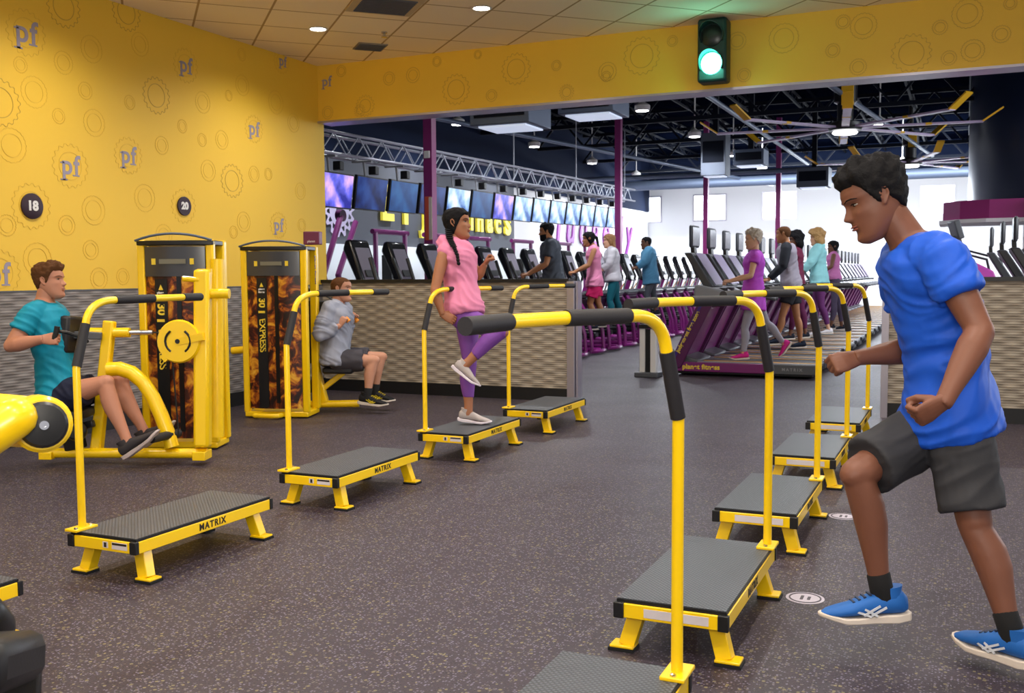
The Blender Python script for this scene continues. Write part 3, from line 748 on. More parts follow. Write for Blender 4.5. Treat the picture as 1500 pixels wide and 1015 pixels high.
# base rail and frame tubes, in the machine's own plane
MB().tube([L1(62, 663, 6.95), L1(304, 664, 6.95)], .035, 14).box(L1(72, 666, 6.95), (.09, .12, .05)).box(L1(296, 666, 6.95), (.09, .14, .06)).build('base_rail', YEL, RM, bev=.004)
p, q = L1(142, 658, 6.98), L1(161, 470, 6.98)
MB().bar(p, q, .075, .075, (0, 1, 0)).build('upright', YEL, RM, bev=.012)
MB().tube([L1(126, 487, 6.98), L1(190, 487, 6.98)], .034, 14).build('crossbar', YEL, RM)
MB().tube([L1(190, 487, 6.98), L1(224, 487, 6.98)], .018, 12).build('slide_rod', CHR, RM)
arcp = [L1(x, y, 6.93) for x, y in ((158, 541), (175, 540), (193, 546), (210, 560), (224, 582), (236, 608), (245, 632), (252, 655))]
MB().tube(arcp, .05, 14).build('curved_beam', YEL, RM)
MB().bar(L1(297, 655, 6.93), L1(297, 395, 6.93), .11, .09, (0, 1, 0)).build('column', YEL, RM, bev=.02)
MB().tube([L1(318, 640, 7.25), L1(318, 380, 7.25)], .05, 12).build('guide_column', YEL, RM)
MB().tube([L1(303, 430, 6.95), L1(336, 430, 6.95)], .035, 14).build('arm_stub', YEL, RM)
MB().tube([L1(268, 408, 6.9), L1(292, 410, 6.9)], .02, 10).lathe(L1(300, 398, 6.95), [(.05, -.02), (.05, .02)], (0, 0, 1)).build('cable_guide', YEL, RM)
c = L1(262, 500, 6.88)
nax = (iRM.to_3x3() @ (V((0, 0, 0)) - FW)).normalized()
pu = MB().lathe(c, [(.145, -.02), (.15, 0), (.14, .02), (.04, .024)], nax, 28)
pu.bar(L1(262, 500, 6.9), L1(300, 492, 6.9), .1, .05).bar(L1(262, 505, 6.9), L1(240, 526, 6.9), .08, .05)
pu.build('pulley_cover', YEL, RM)
sl_ = MB()
for s in (-1, 1):
    pts = []
    for i in range(7):
        t = math.radians(-55 + 110 * i / 6); pts.append(c + nax * .024 + (iRM.to_3x3() @ RT) * s * .085 * math.cos(t) + V((0, 0, 1)) * .085 * math.sin(t))
    sl_.tube(pts, .008, 6)
sl_.lathe(c, [(.018, .02), (.016, .034)], nax, 12); sl_.build('pulley_slots', BLKP, RM)
MB().tube([L1(224, 487, 6.95), L1(262, 488, 6.9)], .006, 6).tube([L1(252, 520, 6.9), L1(262, 640, 6.9)], .006, 6).build('cable', BLKP, RM)
MB().bar(L1(62, 488 + 115, 6.9), L1(135, 604, 6.9), .3, .06).build('seat', VINYL, RM, bev=.02)
MB().bar(L1(106, 463, 6.9), L1(102, 517, 6.9), .22, .07, (1, 0, 0)).build('chest_pad', VINYL, RM, bev=.02)
MB().bar(L1(104, 490, 6.9), L1(150, 492, 6.95), .07, .05).build('pad_bracket', GREY, RM, bev=.006)
MB().bar(L1(100, 612, 6.95), L1(112, 658, 6.95), .1, .12).lathe(L1(112, 632, 6.8), [(.06, -.04), (.07, 0), (.05, .04)], nax).bar(L1(95, 630, 6.9), L1(138, 620, 6.9), .05, .05).build('seat_mechanism', BLKP, RM, bev=.01)
MB().tube([L1(222, 643, 6.75), L1(262, 634, 7.0)], .03, 12).build('foot_peg', BLK, RM)
hb = MB().tube([L1(80, 484, 6.62), L1(98, 487, 6.62), L1(128, 497, 6.7)], .012, 8).tube([L1(79, 497, 6.6), L1(83, 484, 6.6), L1(84, 478, 6.6)], .018, 10)
hb.tube([L1(112, 495, 7.05), L1(128, 500, 6.9)], .012, 8); hb.build('row_handle', BLKP, RM)

# --- ab crunch station (right)
AM = empty('crunch_machine', tuple((spot(408, 612, 9.3) * V((1, 1, 0)))) if False else (-5.72, 7.42, 0), math.radians(17), 'yellow crunch machine used by the man in the grey sweatshirt', 'exercise machine')
iAM = (M.Translation(V((-5.72, 7.42, 0))) @ M.Rotation(math.radians(17), 4, 'Z')).inverted()
def L2(x, y, d): return iAM @ spot(x, y, d)
before = set(AM.children)
tower(AM, .62, .34, 1.6)
t = MB(); put(t, text_mb('planet fitness', .05, .001, bold=.001), frame((.3305, .2, 1.35), (0, 0, -1), (0, 1, 0))); t.build('side_lettering', PLUMD, AM, smooth=0)
MB().tube([(-.18, -.03, .03), (-.17, -.09, .035), (.0, -.12, .035), (.05, -.1, .035), (.06, -.03, .03)], .022, 10).build('foot_loop', YEL, AM)
MB().tube([(-.33, .1, .62), (-.45, .1, .61)], .035, 12).build('arm_stub', YEL, AM)
D2 = 9.55
MB().tube([L2(455, 592, D2), L2(526, 591, D2)], .035, 12).build('base_rail', YEL, AM)
MB().bar(L2(462, 535, D2), L2(476, 590, D2), .07, .07, (0, 1, 0)).build('upright', YEL, AM, bev=.01)
MB().bar(L2(467, 574, D2), L2(504, 545, D2), .05, .05, (0, 1, 0)).build('seat_strut', YEL, AM, bev=.01)
MB().bar(L2(476, 541, D2), L2(520, 541, D2), .32, .06).build('seat', VINYL, AM, bev=.02)
MB().bar(L2(464, 440, D2 + .05), L2(466, 532, D2 + .05), .32, .07, (0, 1, 0)).build('backrest', VINYL, AM, bev=.02)
MB().bar(L2(459, 500, D2 + .05), L2(467, 500, D2 + .05), .1, .3).bar(L2(464, 430, D2), L2(440, 425, D2), .1, .08).build('back_bracket', BLKP, AM, bev=.01)
for dx, dd in ((0, -.14), (13, .12)):
    s_ = MB().tube([L2(468 + dx, 428, D2 + dd), L2(484 + dx, 437, D2 + dd), L2(494 + dx, 450, D2 + dd), L2(505 + dx, 465, D2 + dd)], .018, 8, flat=.5).build('shoulder_strap', VINYL, AM)
    MB().tube([L2(504 + dx, 463, D2 + dd), L2(511 + dx, 471, D2 + dd)], .022, 10).build('strap_handle', mat('orange_grip', 'F0921C', .5), s_)
e = empty('wipe_box', (-5.45, 7.66, 1.58), math.radians(17), 'small purple box standing on top of the crunch machine tower', 'box')
MB().box((0, 0, .06), (.15, .1, .12)).build('body', mat('wipe_box_plum', '6E2A4A', .5), e, bev=.008)
t = MB(); put(t, text_mb('planet', .03, .001), frame((0, -.051, .03), (1, 0, 0), (0, 0, 1))); t.build('lettering', WHITE, e, smooth=0)

# --- foreground machine parts at the left edge
e = empty('press_machine', (-2.6, 1.55, 0), 0, 'yellow machine arm with black round end cap reaching in at the left edge', 'exercise machine')
ie = M.Translation(V((-2.6, 1.55, 0))).inverted()
def L3(x, y, d): return ie @ spot(x, y, d)
pc = L3(60, 620, 2.5); ax3 = (V((0, 0, 0)) - FW * .88 + RT * .52).normalized()
MB().cap(L3(-170, 600, 2.45), L3(52, 619, 2.56), .066, .066, 20).build('arm', YEL, e)
MB().lathe(pc + ax3 * .0, [(.068, -.1), (.07, .035), (.062, .045)], ax3, 28).build('arm_boss', YEL, e)
MB().lathe(pc + ax3 * .056, [(.056, -.02), (.057, -.002), (.050, .008), (.02, .012)], ax3, 28).build('end_cap', BLKP, e)
MB().lathe(pc + ax3 * .072, [(.011, -.006), (.011, .005), (.005, .005), (.005, 0)], ax3, 18).build('bolt', CHR, e)
MB().cap(L3(-60, 668, 2.35), L3(22, 612, 2.4), .05, .05, 16).build('brace', YEL, e)
q = L3(-170, 600, 2.45)
MB().bar((q.x, q.y, 0), (q.x, q.y, q.z), .12, .12, (0, 1, 0)).box((q.x, q.y, .03), (.6, .12, .06)).build('stand', YEL, e, bev=.01)
e = empty('padded_bench', (-1.75, 1.2, 0), 0, 'dark padded bench end rising in the bottom left corner', 'bench')
ie = M.Translation(V((-1.75, 1.2, 0))).inverted()
c = L3(0, 1010, 1.9)
mb = MB().bar(L3(-60, 985, 1.75), L3(20, 960, 2.0), .14, .1); mb.build('seat_pad', VINYL, e, bev=.03)
a, b_ = L3(-40, 960, 1.9), L3(-30, 1150, 1.9)
MB().bar(L3(-14, 955, 1.95), L3(-20, 1120, 1.95), .17, .13, (0, 1, 0)).build('pad_side', BLKP, e, bev=.03)
MB().cap(L3(-30, 905, 2.0), L3(-12, 918, 2.05), .05, .045).build('hinge_cover', BLKP, e)
q = L3(-20, 1100, 1.95)
MB().box((q.x, q.y, q.z / 2), (.09, .09, q.z)).box((q.x, q.y, .02), (.4, .1, .04)).build('stand', BLKP, e, bev=.008)

# ================================================================== TREADMILLS  (local: user faces -x)
BELT = mat('treadmill_belt', '4A4B50', .5, bump=(200, .2, .001)); HOOD = mat('treadmill_hood', '5A5B60', .4); RAILM = mat('side_rail_metal', '9A9CA4', .35, .4)
GOLD = mat('gold_stripe', 'E0A63A', .5)
def make_treadmill():
    e = empty('treadmill')
    for y in (-.40, .40): MB().box((-.30, y, .115), (1.22, .035, .12)).build('side_skirt', PLUM, e, bev=.01)
    for y in (-.40, .40): MB().box((.60, y, .115), (.58, .04, .12)).build('rear_skirt', GREY, e, bev=.01)
    MB().box((0, 0, .05), (1.7, .7, .06)).build('chassis', BLKP, e, bev=.01)
    MB().box((.17, 0, .165), (1.42, .52, .03)).tube([(.88, -.26, .145), (.88, .26, .145)], .035, 12).build('belt', BELT, e, smooth=35)
    for y in (-.33, .33):
        f = MB().box((.17, y, .178), (1.45, .115, .018)).build('foot_rail', RAILM, e, bev=.004)
        MB().box((.2, y * .864, .189), (1.38, .05, .004)).build('stripe', GOLD, f, smooth=0)
    MB().prism([(-.9, -.36, .08), (-.9, -.36, .2), (-.78, -.36, .27), (-.55, -.36, .2), (-.55, -.36, .08)], (0, .72, 0)).build('motor_hood', HOOD, e, bev=.02)
    for s in (-1, 1):
        u = MB().prism([(-.93, s * .40, .1), (-.76, s * .40, .1), (-.32, s * .40, .98), (-.5, s * .40, 1.02)], (0, s * .04, 0)).build('upright', PLUMD, e, bev=.008)
        MB().prism([(-.905, s * .444, .14), (-.87, s * .444, .14), (-.45, s * .444, .96), (-.485, s * .444, .96)], (0, s * .002, 0)).build('upright_stripe', mat('upright_indigo', '3A2380', .4), u, smooth=0)
    MB().tube([(-.75, -.37, .5), (-.75, .37, .5)], .02, 8).prism([(-.80, -.38, .25), (-.72, -.38, .25), (-.44, -.38, .85), (-.52, -.38, .85)], (0, .76, 0)).build('front_panel', PLUM, e, bev=.01)
    for y in (-.40, .40): MB().tube([(-.48, y, .98), (-.2, y, .98), (.12, y, .93)], .026, 10).build('handrail', GREY, e)
    MB().prism([(-.62, -.38, .98), (-.2, -.38, .93), (-.12, -.38, 1.0), (-.3, -.38, 1.1), (-.6, -.38, 1.16)], (0, .76, 0)).build('console_base', LGREY, e, bev=.03)
    MB().lathe((-.27, -.2, 1.09), [(.05, -.03), (.05, .02)], n=14).lathe((-.27, .2, 1.09), [(.05, -.03), (.05, .02)], n=14).build('cup_holder', BLKP, e)
    k = MB().prism([(-.5, -.3, 1.12), (-.38, -.3, 1.12), (-.66, -.3, 1.56), (-.76, -.3, 1.56)], (0, .6, 0)).build('console', mat('console_grey', '3E4046', .4), e, bev=.015)
    MB().prism([(-.36, -.25, 1.15), (-.355, -.25, 1.152), (-.615, -.25, 1.55), (-.62, -.25, 1.548)], (0, .5, 0)).build('display', mat('console_display', '7E7090', .35), k, smooth=0)
    MB().bar((-.70, 0, 1.5), (-.71, 0, 1.66), .14, .05, (1, 0, 0)).build('screen_stalk', BLKP, e, bev=.01)
    sc = MB().box((-.70, 0, 1.77), (.045, .40, .29)).build('screen', mat('screen_frame', '2E3036', .4), e, bev=.03)
    MB().box((-.675, 0, 1.77), (.008, .36, .23)).build('screen_glass', mat('tread_screen', '4A4656', .2), sc, smooth=0)
    t = MB(); put(t, text_mb('planet fitness', .085, .001, bold=.003, space=1.05), frame((-.5, -.4185, .115), (1, 0, 0), (0, 0, 1))); t.build('side_lettering', YTXT, e, smooth=0)
    t = MB(); put(t, text_mb('MATRIX', .05, .001, bold=.001, space=1.5), frame((.62, -.421, .115), (1, 0, 0), (0, 0, 1))); t.build('rear_lettering', LGREY, e, smooth=0)
    t = MB(); put(t, text_mb('judgement free zone', .07, .001, bold=.002), frame((-.665, -.4475, .56), (.455, 0, .89), (-.89, 0, .455))); t.build('upright_lettering', YTXT, e, smooth=0)
    return e
TM = make_treadmill(); TMS = [TM]
tl = {0: 'plum treadmill nearest in the long row, lettered on its side, under the woman in magenta',
      1: 'plum treadmill with no user just behind the woman in magenta', 2: 'plum treadmill under the man in grey and black sleeves',
      3: 'plum treadmill between the man in grey and the curly dark-haired walker', 4: 'plum treadmill under the walker with dark curly hair',
      5: 'plum treadmill under the woman in the mint hoodie', 6: 'plum treadmill just past the woman in the mint hoodie', 7: 'plum treadmill under the walker in a pink tank far right'}
for k in range(24):
    o = TM if k == 0 else copy_tree(TM)
    o.location = (-2.52, 12.9 + .95 * k, 0)
    tag(o, tl.get(k, 'unused plum treadmill in the far part of the long row, %s from the front' % (ORD + ['twenty-first', 'twenty-second', 'twenty-third', 'last'])[k]), 'treadmill', 'long row of treadmills')
    TMS.append(o)
# tall grey consoles behind the right half wall
for k, (x, y) in enumerate(((0.70, 12.81), (0.61, 14.08), (0.52, 15.80))):
    o = copy_tree(TM); o.location = (x + .5, y, 0); o.rotation_euler = (0, 0, 0)
    tag(o, ['plum treadmill whose grey console stands at the right edge behind the half wall', 'plum treadmill second of the consoles behind the right half wall', 'plum treadmill third and smallest of the consoles behind the right half wall'][k], 'treadmill', 'treadmills behind the right half wall')

# ================================================================== CLIMBERS (purple ellipticals; local: user faces -x)
PURB = mat('bright_purple_tube', '8C1F7E', .32, coat=.3)
def make_climber():
    e = empty('elliptical')
    f = MB()
    f.tube([(.55, -.3, .05), (.62, -.2, .05), (.65, 0, .05), (.62, .2, .05), (.55, .3, .05)], .03, 8).tube([(-.9, 0, .06), (.62, 0, .06)], .04, 8).tube([(-.85, -.3, .05), (-.85, .3, .05)], .035, 8)
    f.build('base_frame', PURB, e)
    for s in (-1, 1):
        MB().tube([(.58, s * .28, .06), (.56, s * .28, .35), (.45, s * .27, .7), (.3, s * .26, .93)], .03, 8).build('rear_arch', PURB, e)
        MB().tube([(.42, s * .18, .08), (.4, s * .18, .4), (.28, s * .17, .75)], .022, 8).build('inner_arch', PURB, e)
        MB().box((.05, s * .13, .34 + .06 * s), (.42, .13, .05)).build('pedal', BLKP, e, bev=.015)
        a = MB().tube([(-.35, s * .27, .5), (-.3, s * .29, .95), (-.22, s * .28, 1.25), (-.32, s * .25, 1.5)], .018, 8).build('moving_arm', LGREY, e)
        MB().tube([(-.235, s * .281, 1.18), (-.22, s * .28, 1.25), (-.32, s * .25, 1.5)], .024, 8).build('arm_grip', BLKP, a)
        MB().bar((-.62, s * .09, .72), (-.4, s * .09, 1.1), .012, .045, (0, 1, 0)).build('accent', mat('accent_amber', 'D89A3A', .5), e, smooth=0)
    MB().box((.12, 0, .93), (.46, .62, .06)).prism([(.3, -.27, .72), (.36, -.27, .9), (.1, -.27, .9), (.05, -.27, .72)], (0, .54, 0)).build('rear_cover', mat('cover_dark_plum', '3C1238', .4), e, bev=.02)
    MB().tube([(.35, -.31, .96), (-.1, -.31, .98)], .02, 8).tube([(.35, .31, .96), (-.1, .31, .98)], .02, 8).tube([(.35, -.31, .96), (.35, .31, .96)], .02, 8).build('rear_rail', GREY, e)
    MB().prism([(-.95, -.14, .08), (-.35, -.14, .08), (-.4, -.14, .55), (-.6, -.14, .7), (-.85, -.14, .5)], (0, .28, 0)).build('drive_cover', BLKP, e, bev=.04)
    MB().bar((-.75, 0, .5), (-.5, 0, 1.25), .1, .07, (0, 1, 0)).build('mast', PURB, e, bev=.02)
    c = MB().prism([(-.52, -.2, 1.16), (-.42, -.2, 1.14), (-.62, -.2, 1.72), (-.70, -.2, 1.72), (-.74, -.2, 1.6)], (0, .4, 0)).build('console', SCRN, e, bev=.03)
    MB().prism([(-.455, -.15, 1.25), (-.45, -.15, 1.25), (-.60, -.15, 1.66), (-.605, -.15, 1.66)], (0, .3, 0)).build('display', mat('climber_display', '77707E', .3), c, smooth=0)
    MB().bar((-.445, 0, 1.28), (-.475, 0, 1.36), .24, .012, (1, 0, 0)).build('button_strip', BLKP, c)
    return e
CM = make_climber()
for k in range(20):
    o = CM if k == 0 else copy_tree(CM)
    y = 10.25 + .86 * k
    o.location = (-6.0, y, 0)
    lab = {0: 'purple elliptical nearest to the yellow wall behind the half wall', 1: 'purple elliptical second from the yellow wall behind the half wall',
           4: 'purple elliptical under the man in the charcoal tee', 6: 'purple elliptical under the woman in the pink tank', 7: 'purple elliptical under the woman in the pale sweater',
           10: 'purple elliptical under the man in the blue top'}.get(k, 'unused purple elliptical under the televisions, %s from the yellow wall' % ORD[k])
    tag(o, lab, 'elliptical trainer', 'row of purple ellipticals')
# ---- purple strength rigs near the charcoal wall
def rig(x, y, kind, lab):
    e = empty('strength_rig', (x, y, 0), 0, lab, 'exercise machine', 'purple strength rigs')
    if kind == 0:
        for s in (-1, 1): MB().tube([(0, s * .5, 0), (0, s * .5, 2.05)], .045, 8).build('post', PLUM, e)
        MB().tube([(0, -.6, 2.05), (0, .6, 2.05)], .045, 8).build('crossbeam', PLUM, e)
        MB().box((.0, 0, .9), (.2, .3, 1.5)).build('weight_stack', BLKP, e, bev=.01)
        MB().box((.1, 0, .03), (1.0, 1.1, .06)).build('base', PLUM, e)
    else:
        MB().tube([(.3, -.2, .05), (0, -.2, 1.3), (-.4, .9, 2.3)], .05, 10).build('lever_arm', PLUM, e)
        MB().tube([(.3, .2, .05), (0, .2, 1.3), (-.3, 1.2, 2.2)], .05, 10).build('lever_arm', PLUM, e)
        MB().lathe((-.4, .9, 2.3), [(.1, -.05), (.1, .05)], (1, 0, 0)).build('pivot', PLUMD, e)
        MB().box((.1, 0, .03), (1.0, .9, .06)).build('base', PLUM, e)
        MB().box((.2, 0, .5), (.5, .35, .1)).build('seat', VINYL, e, bev=.03)
for i, (x, y, kd) in enumerate(((-9.2, 13.4, 1), (-9.3, 15.4, 0), (-9.3, 17.2, 0), (-9.4, 19.1, 0), (-9.3, 21.2, 0), (-9.2, 23.4, 0), (-9.2, 25.6, 0))):
    rig(x, y, kd, ['purple lever machine with raised arms against the charcoal wall', 'purple goalpost rig second from the left under the televisions', 'purple goalpost rig left of the first purple column',
                   'purple goalpost rig just behind the first purple column', 'purple goalpost rig behind the woman with the braid', 'purple goalpost rig left of the man in the charcoal tee', 'purple goalpost rig farthest along the wall'][i])
# magenta stair climber at the far right
e = empty('stair_climber', (0.23, 18.81, 0), .3, 'magenta and grey stair climber seen past the running man shoulder', 'exercise machine')
mg = mat('stair_magenta', 'B03A9A', .4)
MB().prism([(-.6, -.35, .05), (.6, -.35, .05), (.1, -.35, 1.3), (-.3, -.35, 1.5), (-.6, -.35, .9)], (0, .7, 0)).build('shroud', mg, e, bev=.03)
MB().bar((-.3, 0, 1.3), (-.45, 0, 1.9), .2, .1, (0, 1, 0)).build('mast', GREY, e, bev=.02)
MB().box((-.42, 0, 2.0), (.1, .4, .32), M.Rotation(-.3, 3, 'Y')).build('console', GREY, e, bev=.02)
for s in (-1, 1): MB().tube([(-.4, s * .33, 1.2), (-.35, s * .33, 1.65), (.2, s * .33, 1.5), (.3, s * .33, 1.1)], .025, 8).build('handrail', BLKP, e)
# dumbbell rack by the treadmills' far end
e = empty('dumbbell_rack', (-.35, 14.4, 0), 0, 'low rack of black dumbbells right of the treadmill belts', 'rack')
for i in range(7):
    d = MB().lathe((0, -.9 + i * .3, .62), [(.09, -.2), (.1, -.18), (.1, -.08), (.03, -.075), (.03, .075), (.1, .08), (.1, .18), (.09, .2)], (1, 0, 0), 8)
    tag(d.build('dumbbell', BLKP, loc=e.location), 'black hex dumbbell on the low rack beside the treadmills', 'dumbbell', 'dumbbells on the low rack')
MB().box((0, 0, .5), (.45, 2.2, .04)).box((0, -1.0, .25), (.4, .06, .5)).box((0, 1.0, .25), (.4, .06, .5)).build('frame', GREY, e, bev=.005)
# ================================================================== PEOPLE
def remesh(mb, vox, it=3, fac=.5):
    me = mb.mesh('tmp', [], 0); o = bpy.data.objects.new('tmp', me); COL.objects.link(o)
    r = o.modifiers.new('r', 'REMESH'); r.mode = 'VOXEL'; r.voxel_size = vox; r.use_smooth_shade = True
    if it: q = o.modifiers.new('s', 'SMOOTH'); q.factor = fac; q.iterations = it
    m2 = bpy.data.meshes.new_from_object(o.evaluated_get(bpy.context.evaluated_depsgraph_get()))
    out = MB(); out.add([v.co.copy() for v in m2.vertices], [tuple(p.vertices) for p in m2.polygons])
    bpy.data.objects.remove(o); bpy.data.meshes.remove(me); bpy.data.meshes.remove(m2)
    return out
def sstep(a, b, x):
    t = max(0, min(1, (x - a) / (b - a))); return t * t * (3 - 2 * t)
def mix(a, b, t): return V(a) * (1 - t) + V(b) * t
# head slices: z above chin, front y, back y, half width
HS = [(-.006, .066, .02, .02), (.004, .084, .0, .034), (.018, .091, -.02, .045), (.034, .089, -.045, .054), (.05, .088, -.062, .060), (.066, .089, -.075, .0645),
      (.08, .089, -.085, .0675), (.098, .087, -.095, .070), (.115, .082, -.102, .0715), (.13, .083, -.106, .073), (.145, .090, -.108, .074), (.165, .090, -.108, .0735), (.185, .082, -.1, .069),
      (.205, .063, -.085, .058), (.22, .038, -.06, .04), (.228, .01, -.03, .02)]
def hslice(z):
    for a, b in zip(HS, HS[1:]):
        if a[0] <= z <= b[0]:
            t = (z - a[0]) / (b[0] - a[0]); return tuple(a[i] + (b[i] - a[i]) * t for i in (1, 2, 3))
    return None
def head_inside(p):
    s = hslice(p[2])
    if not s: return False
    c = (s[0] + s[1]) / 2; r = (s[0] - s[1]) / 2
    return ((p[1] - c) / r) ** 2 + (p[0] / s[2]) ** 2 < 1
HC = V((0, -.01, .125))
def head_radius(d):
    lo, hi = 0.01, .2
    for _ in range(14):
        m_ = (lo + hi) / 2
        if head_inside(HC + d * m_): lo = m_
        else: hi = m_
    return lo
def tab(t, z):
    if z <= t[0][0] or z >= t[-1][0]: return 0
    for a, b in zip(t, t[1:]):
        if a[0] <= z <= b[0]: u = (z - a[0]) / (b[0] - a[0]); return a[1] + (b[1] - a[1]) * u * u * (3 - 2 * u) if a[1] < 1 else 0
FACE = [(.031, .128, -.0085, .018, .011), (.031, .1265, .0035, .011, .006), (.028, .1455, .0045, .024, .0065), (.044, .101, .0050, .022, .017), (.0125, .0885, .0065, .0055, .0055),
        (0, .070, .0040, .020, .008), (0, .0635, .0050, .017, .0036), (0, .0550, .0055, .015, .0042), (0, .0592, -.0030, .018, .0014), (0, .0455, -.0035, .020, .0065), (0, .018, .0065, .020, .013),
        (.055, .070, -.0030, .018, .020)]
def face_dy(x, z, fem):
    x = abs(x); k = .82 if fem else 1
    h = tab([(.077, 0), (.0845, .012), (.0905, .0235), (.097, .0235), (.108, .0175), (.120, .0115), (.132, .0065), (.145, 0)], z) * k
    w = .0075 + .0065 * max(0, min(1, (.125 - z) / .035))
    dy = h * math.exp(-(x / w) ** 2.4)
    for cx, cz, A, sx, sz in FACE:
        if fem and cz == .1455: A = .002
        dy += A * math.exp(-((x - cx) / sx) ** 2 - ((z - cz) / sz) ** 2)
    return dy
def head_mesh(female=False, n=132, m_=104):
    mb = MB(); vs = []; fs = []
    for j in range(m_ + 1):
        th = math.pi * j / m_
        for i in range(n):
            ph = math.tau * i / n; d = V((math.sin(th) * math.cos(ph), math.sin(th) * math.sin(ph), math.cos(th)))
            q = HC + d * head_radius(d)
            if q.y > .02: q.y += face_dy(q.x, q.z, female) * sstep(.02, .055, q.y)
            vs.append(q)
    for j in range(m_):
        for i in range(n):
            i2 = (i + 1) % n; fs.append((j * n + i, j * n + i2, (j + 1) * n + i2, (j + 1) * n + i))
    mb.add(vs, fs)
    Y = V((0, 1, 0)); X = V((1, 0, 0))
    for s in (-1, 1):
        mb.ell((s * .0735, -.014, .118), X * .0055, Y * .0165, V((s * .003, -.006, .030)), 14, 8)
        mb.tube([(s * .077, .000, .108), (s * .081, -.001, .13), (s * .083, -.014, .146), (s * .083, -.028, .138), (s * .080, -.028, .118), (s * .077, -.014, .100), (s * .074, -.004, .090)], .0040, 8)
    return mb
def hair_mesh(line, thick, n=84, m_=56, rough=.004, sc=55):
    """shell that follows the skull; line(p) -> 0..1 coverage; thick(p) -> metres"""
    mb = MB(); vs = []; fs = []
    for j in range(m_ + 1):
        th = math.pi * j / m_
        for i in range(n):
            ph = math.tau * i / n
            d = V((math.sin(th) * math.cos(ph), math.sin(th) * math.sin(ph), math.cos(th)))
            r = head_radius(d); p = HC + d * r; cv = max(0, min(1, line(p)))
            t = thick(p) * (1 + .5 * noise.noise(p * sc)) + rough * noise.noise(V((p.x * 1.6, p.y * .8, p.z)) * sc * 3.1)
            vs.append(HC + d * (r * (1 if cv > 0 else .9) + (t * cv if cv > 0 else -.004)))
    for j in range(m_):
        for i in range(n):
            i2 = (i + 1) % n; fs.append((j * n + i, j * n + i2, (j + 1) * n + i2, (j + 1) * n + i))
    mb.add(vs, fs); return mb
def short_line(p):
    y = p.y
    if y > .0: h = .10 + .085 * sstep(.0, .055, y)
    elif y > -.035: h = .10 + .035 * (1 - abs(y + .017) / .018) if abs(y + .017) < .018 else .1
    else: h = .10 - .055 * sstep(-.035, -.08, y)
    return sstep(h - .002, h + .010, p.z)
def hand_mesh(mw, side, curl, spread=.1, thumb=.6):
    """local: x across palm (thumb side +x * side), y along fingers, z back of hand; curl in radians"""
    mb = MB(); X = V((1, 0, 0))
    mb.loft([((0, -.015, 0), X * .026, V((0, 0, .019))), ((0, .02, 0), X * .034, V((0, 0, .016))), ((0, .055, .002), X * .041, V((0, 0, .0145))), ((0, .085, .002), X * .040, V((0, 0, .011))), ((0, .094, 0), X * .034, V((0, 0, .007)))], 16)
    for k, (x, L_) in enumerate(((.030, .068), (.010, .076), (-.010, .070), (-.029, .054))):
        x *= side; p = V((x, .085, .002)); a = 0; r = .0095 - .0008 * (k == 3)
        pts = [p]
        for f, (cf, lf) in enumerate(((.9, .45), (1.15, .32), (.7, .25))):
            a += curl * cf * (1 + .06 * k); dr = V((side * spread * x * 3, math.cos(a), -math.sin(a))).normalized(); p = p + dr * L_ * lf; pts.append(p)
        for i in range(3): mb.cap(pts[i], pts[i + 1], r * (1 - .08 * i), r * (1 - .08 * (i + 1)), 10)
    if curl > 1:
        b0 = V((side * .024, .028, -.010)); b1 = b0 + V((side * .017, .030, -.018)); b2 = b1 + V((-side * .010, .020, -.020)); b3 = b2 + V((-side * .024, .004, -.006))
    else:
        b0 = V((side * .026, .02, -.006)); b1 = b0 + V((side * .026, .03, -.012 * (1 + curl))); b2 = b1 + V((side * (.01 - .03 * curl * thumb), .028, -.014 * curl - .004)); b3 = b2 + V((-side * .016 * curl * thumb, .022, -.006))
    mb.cap(b0, b1, .014, .0115, 10); mb.cap(b1, b2, .0115, .0105, 10); mb.cap(b2, b3, .0105, .0085, 10)
    return mb.xf(mw)
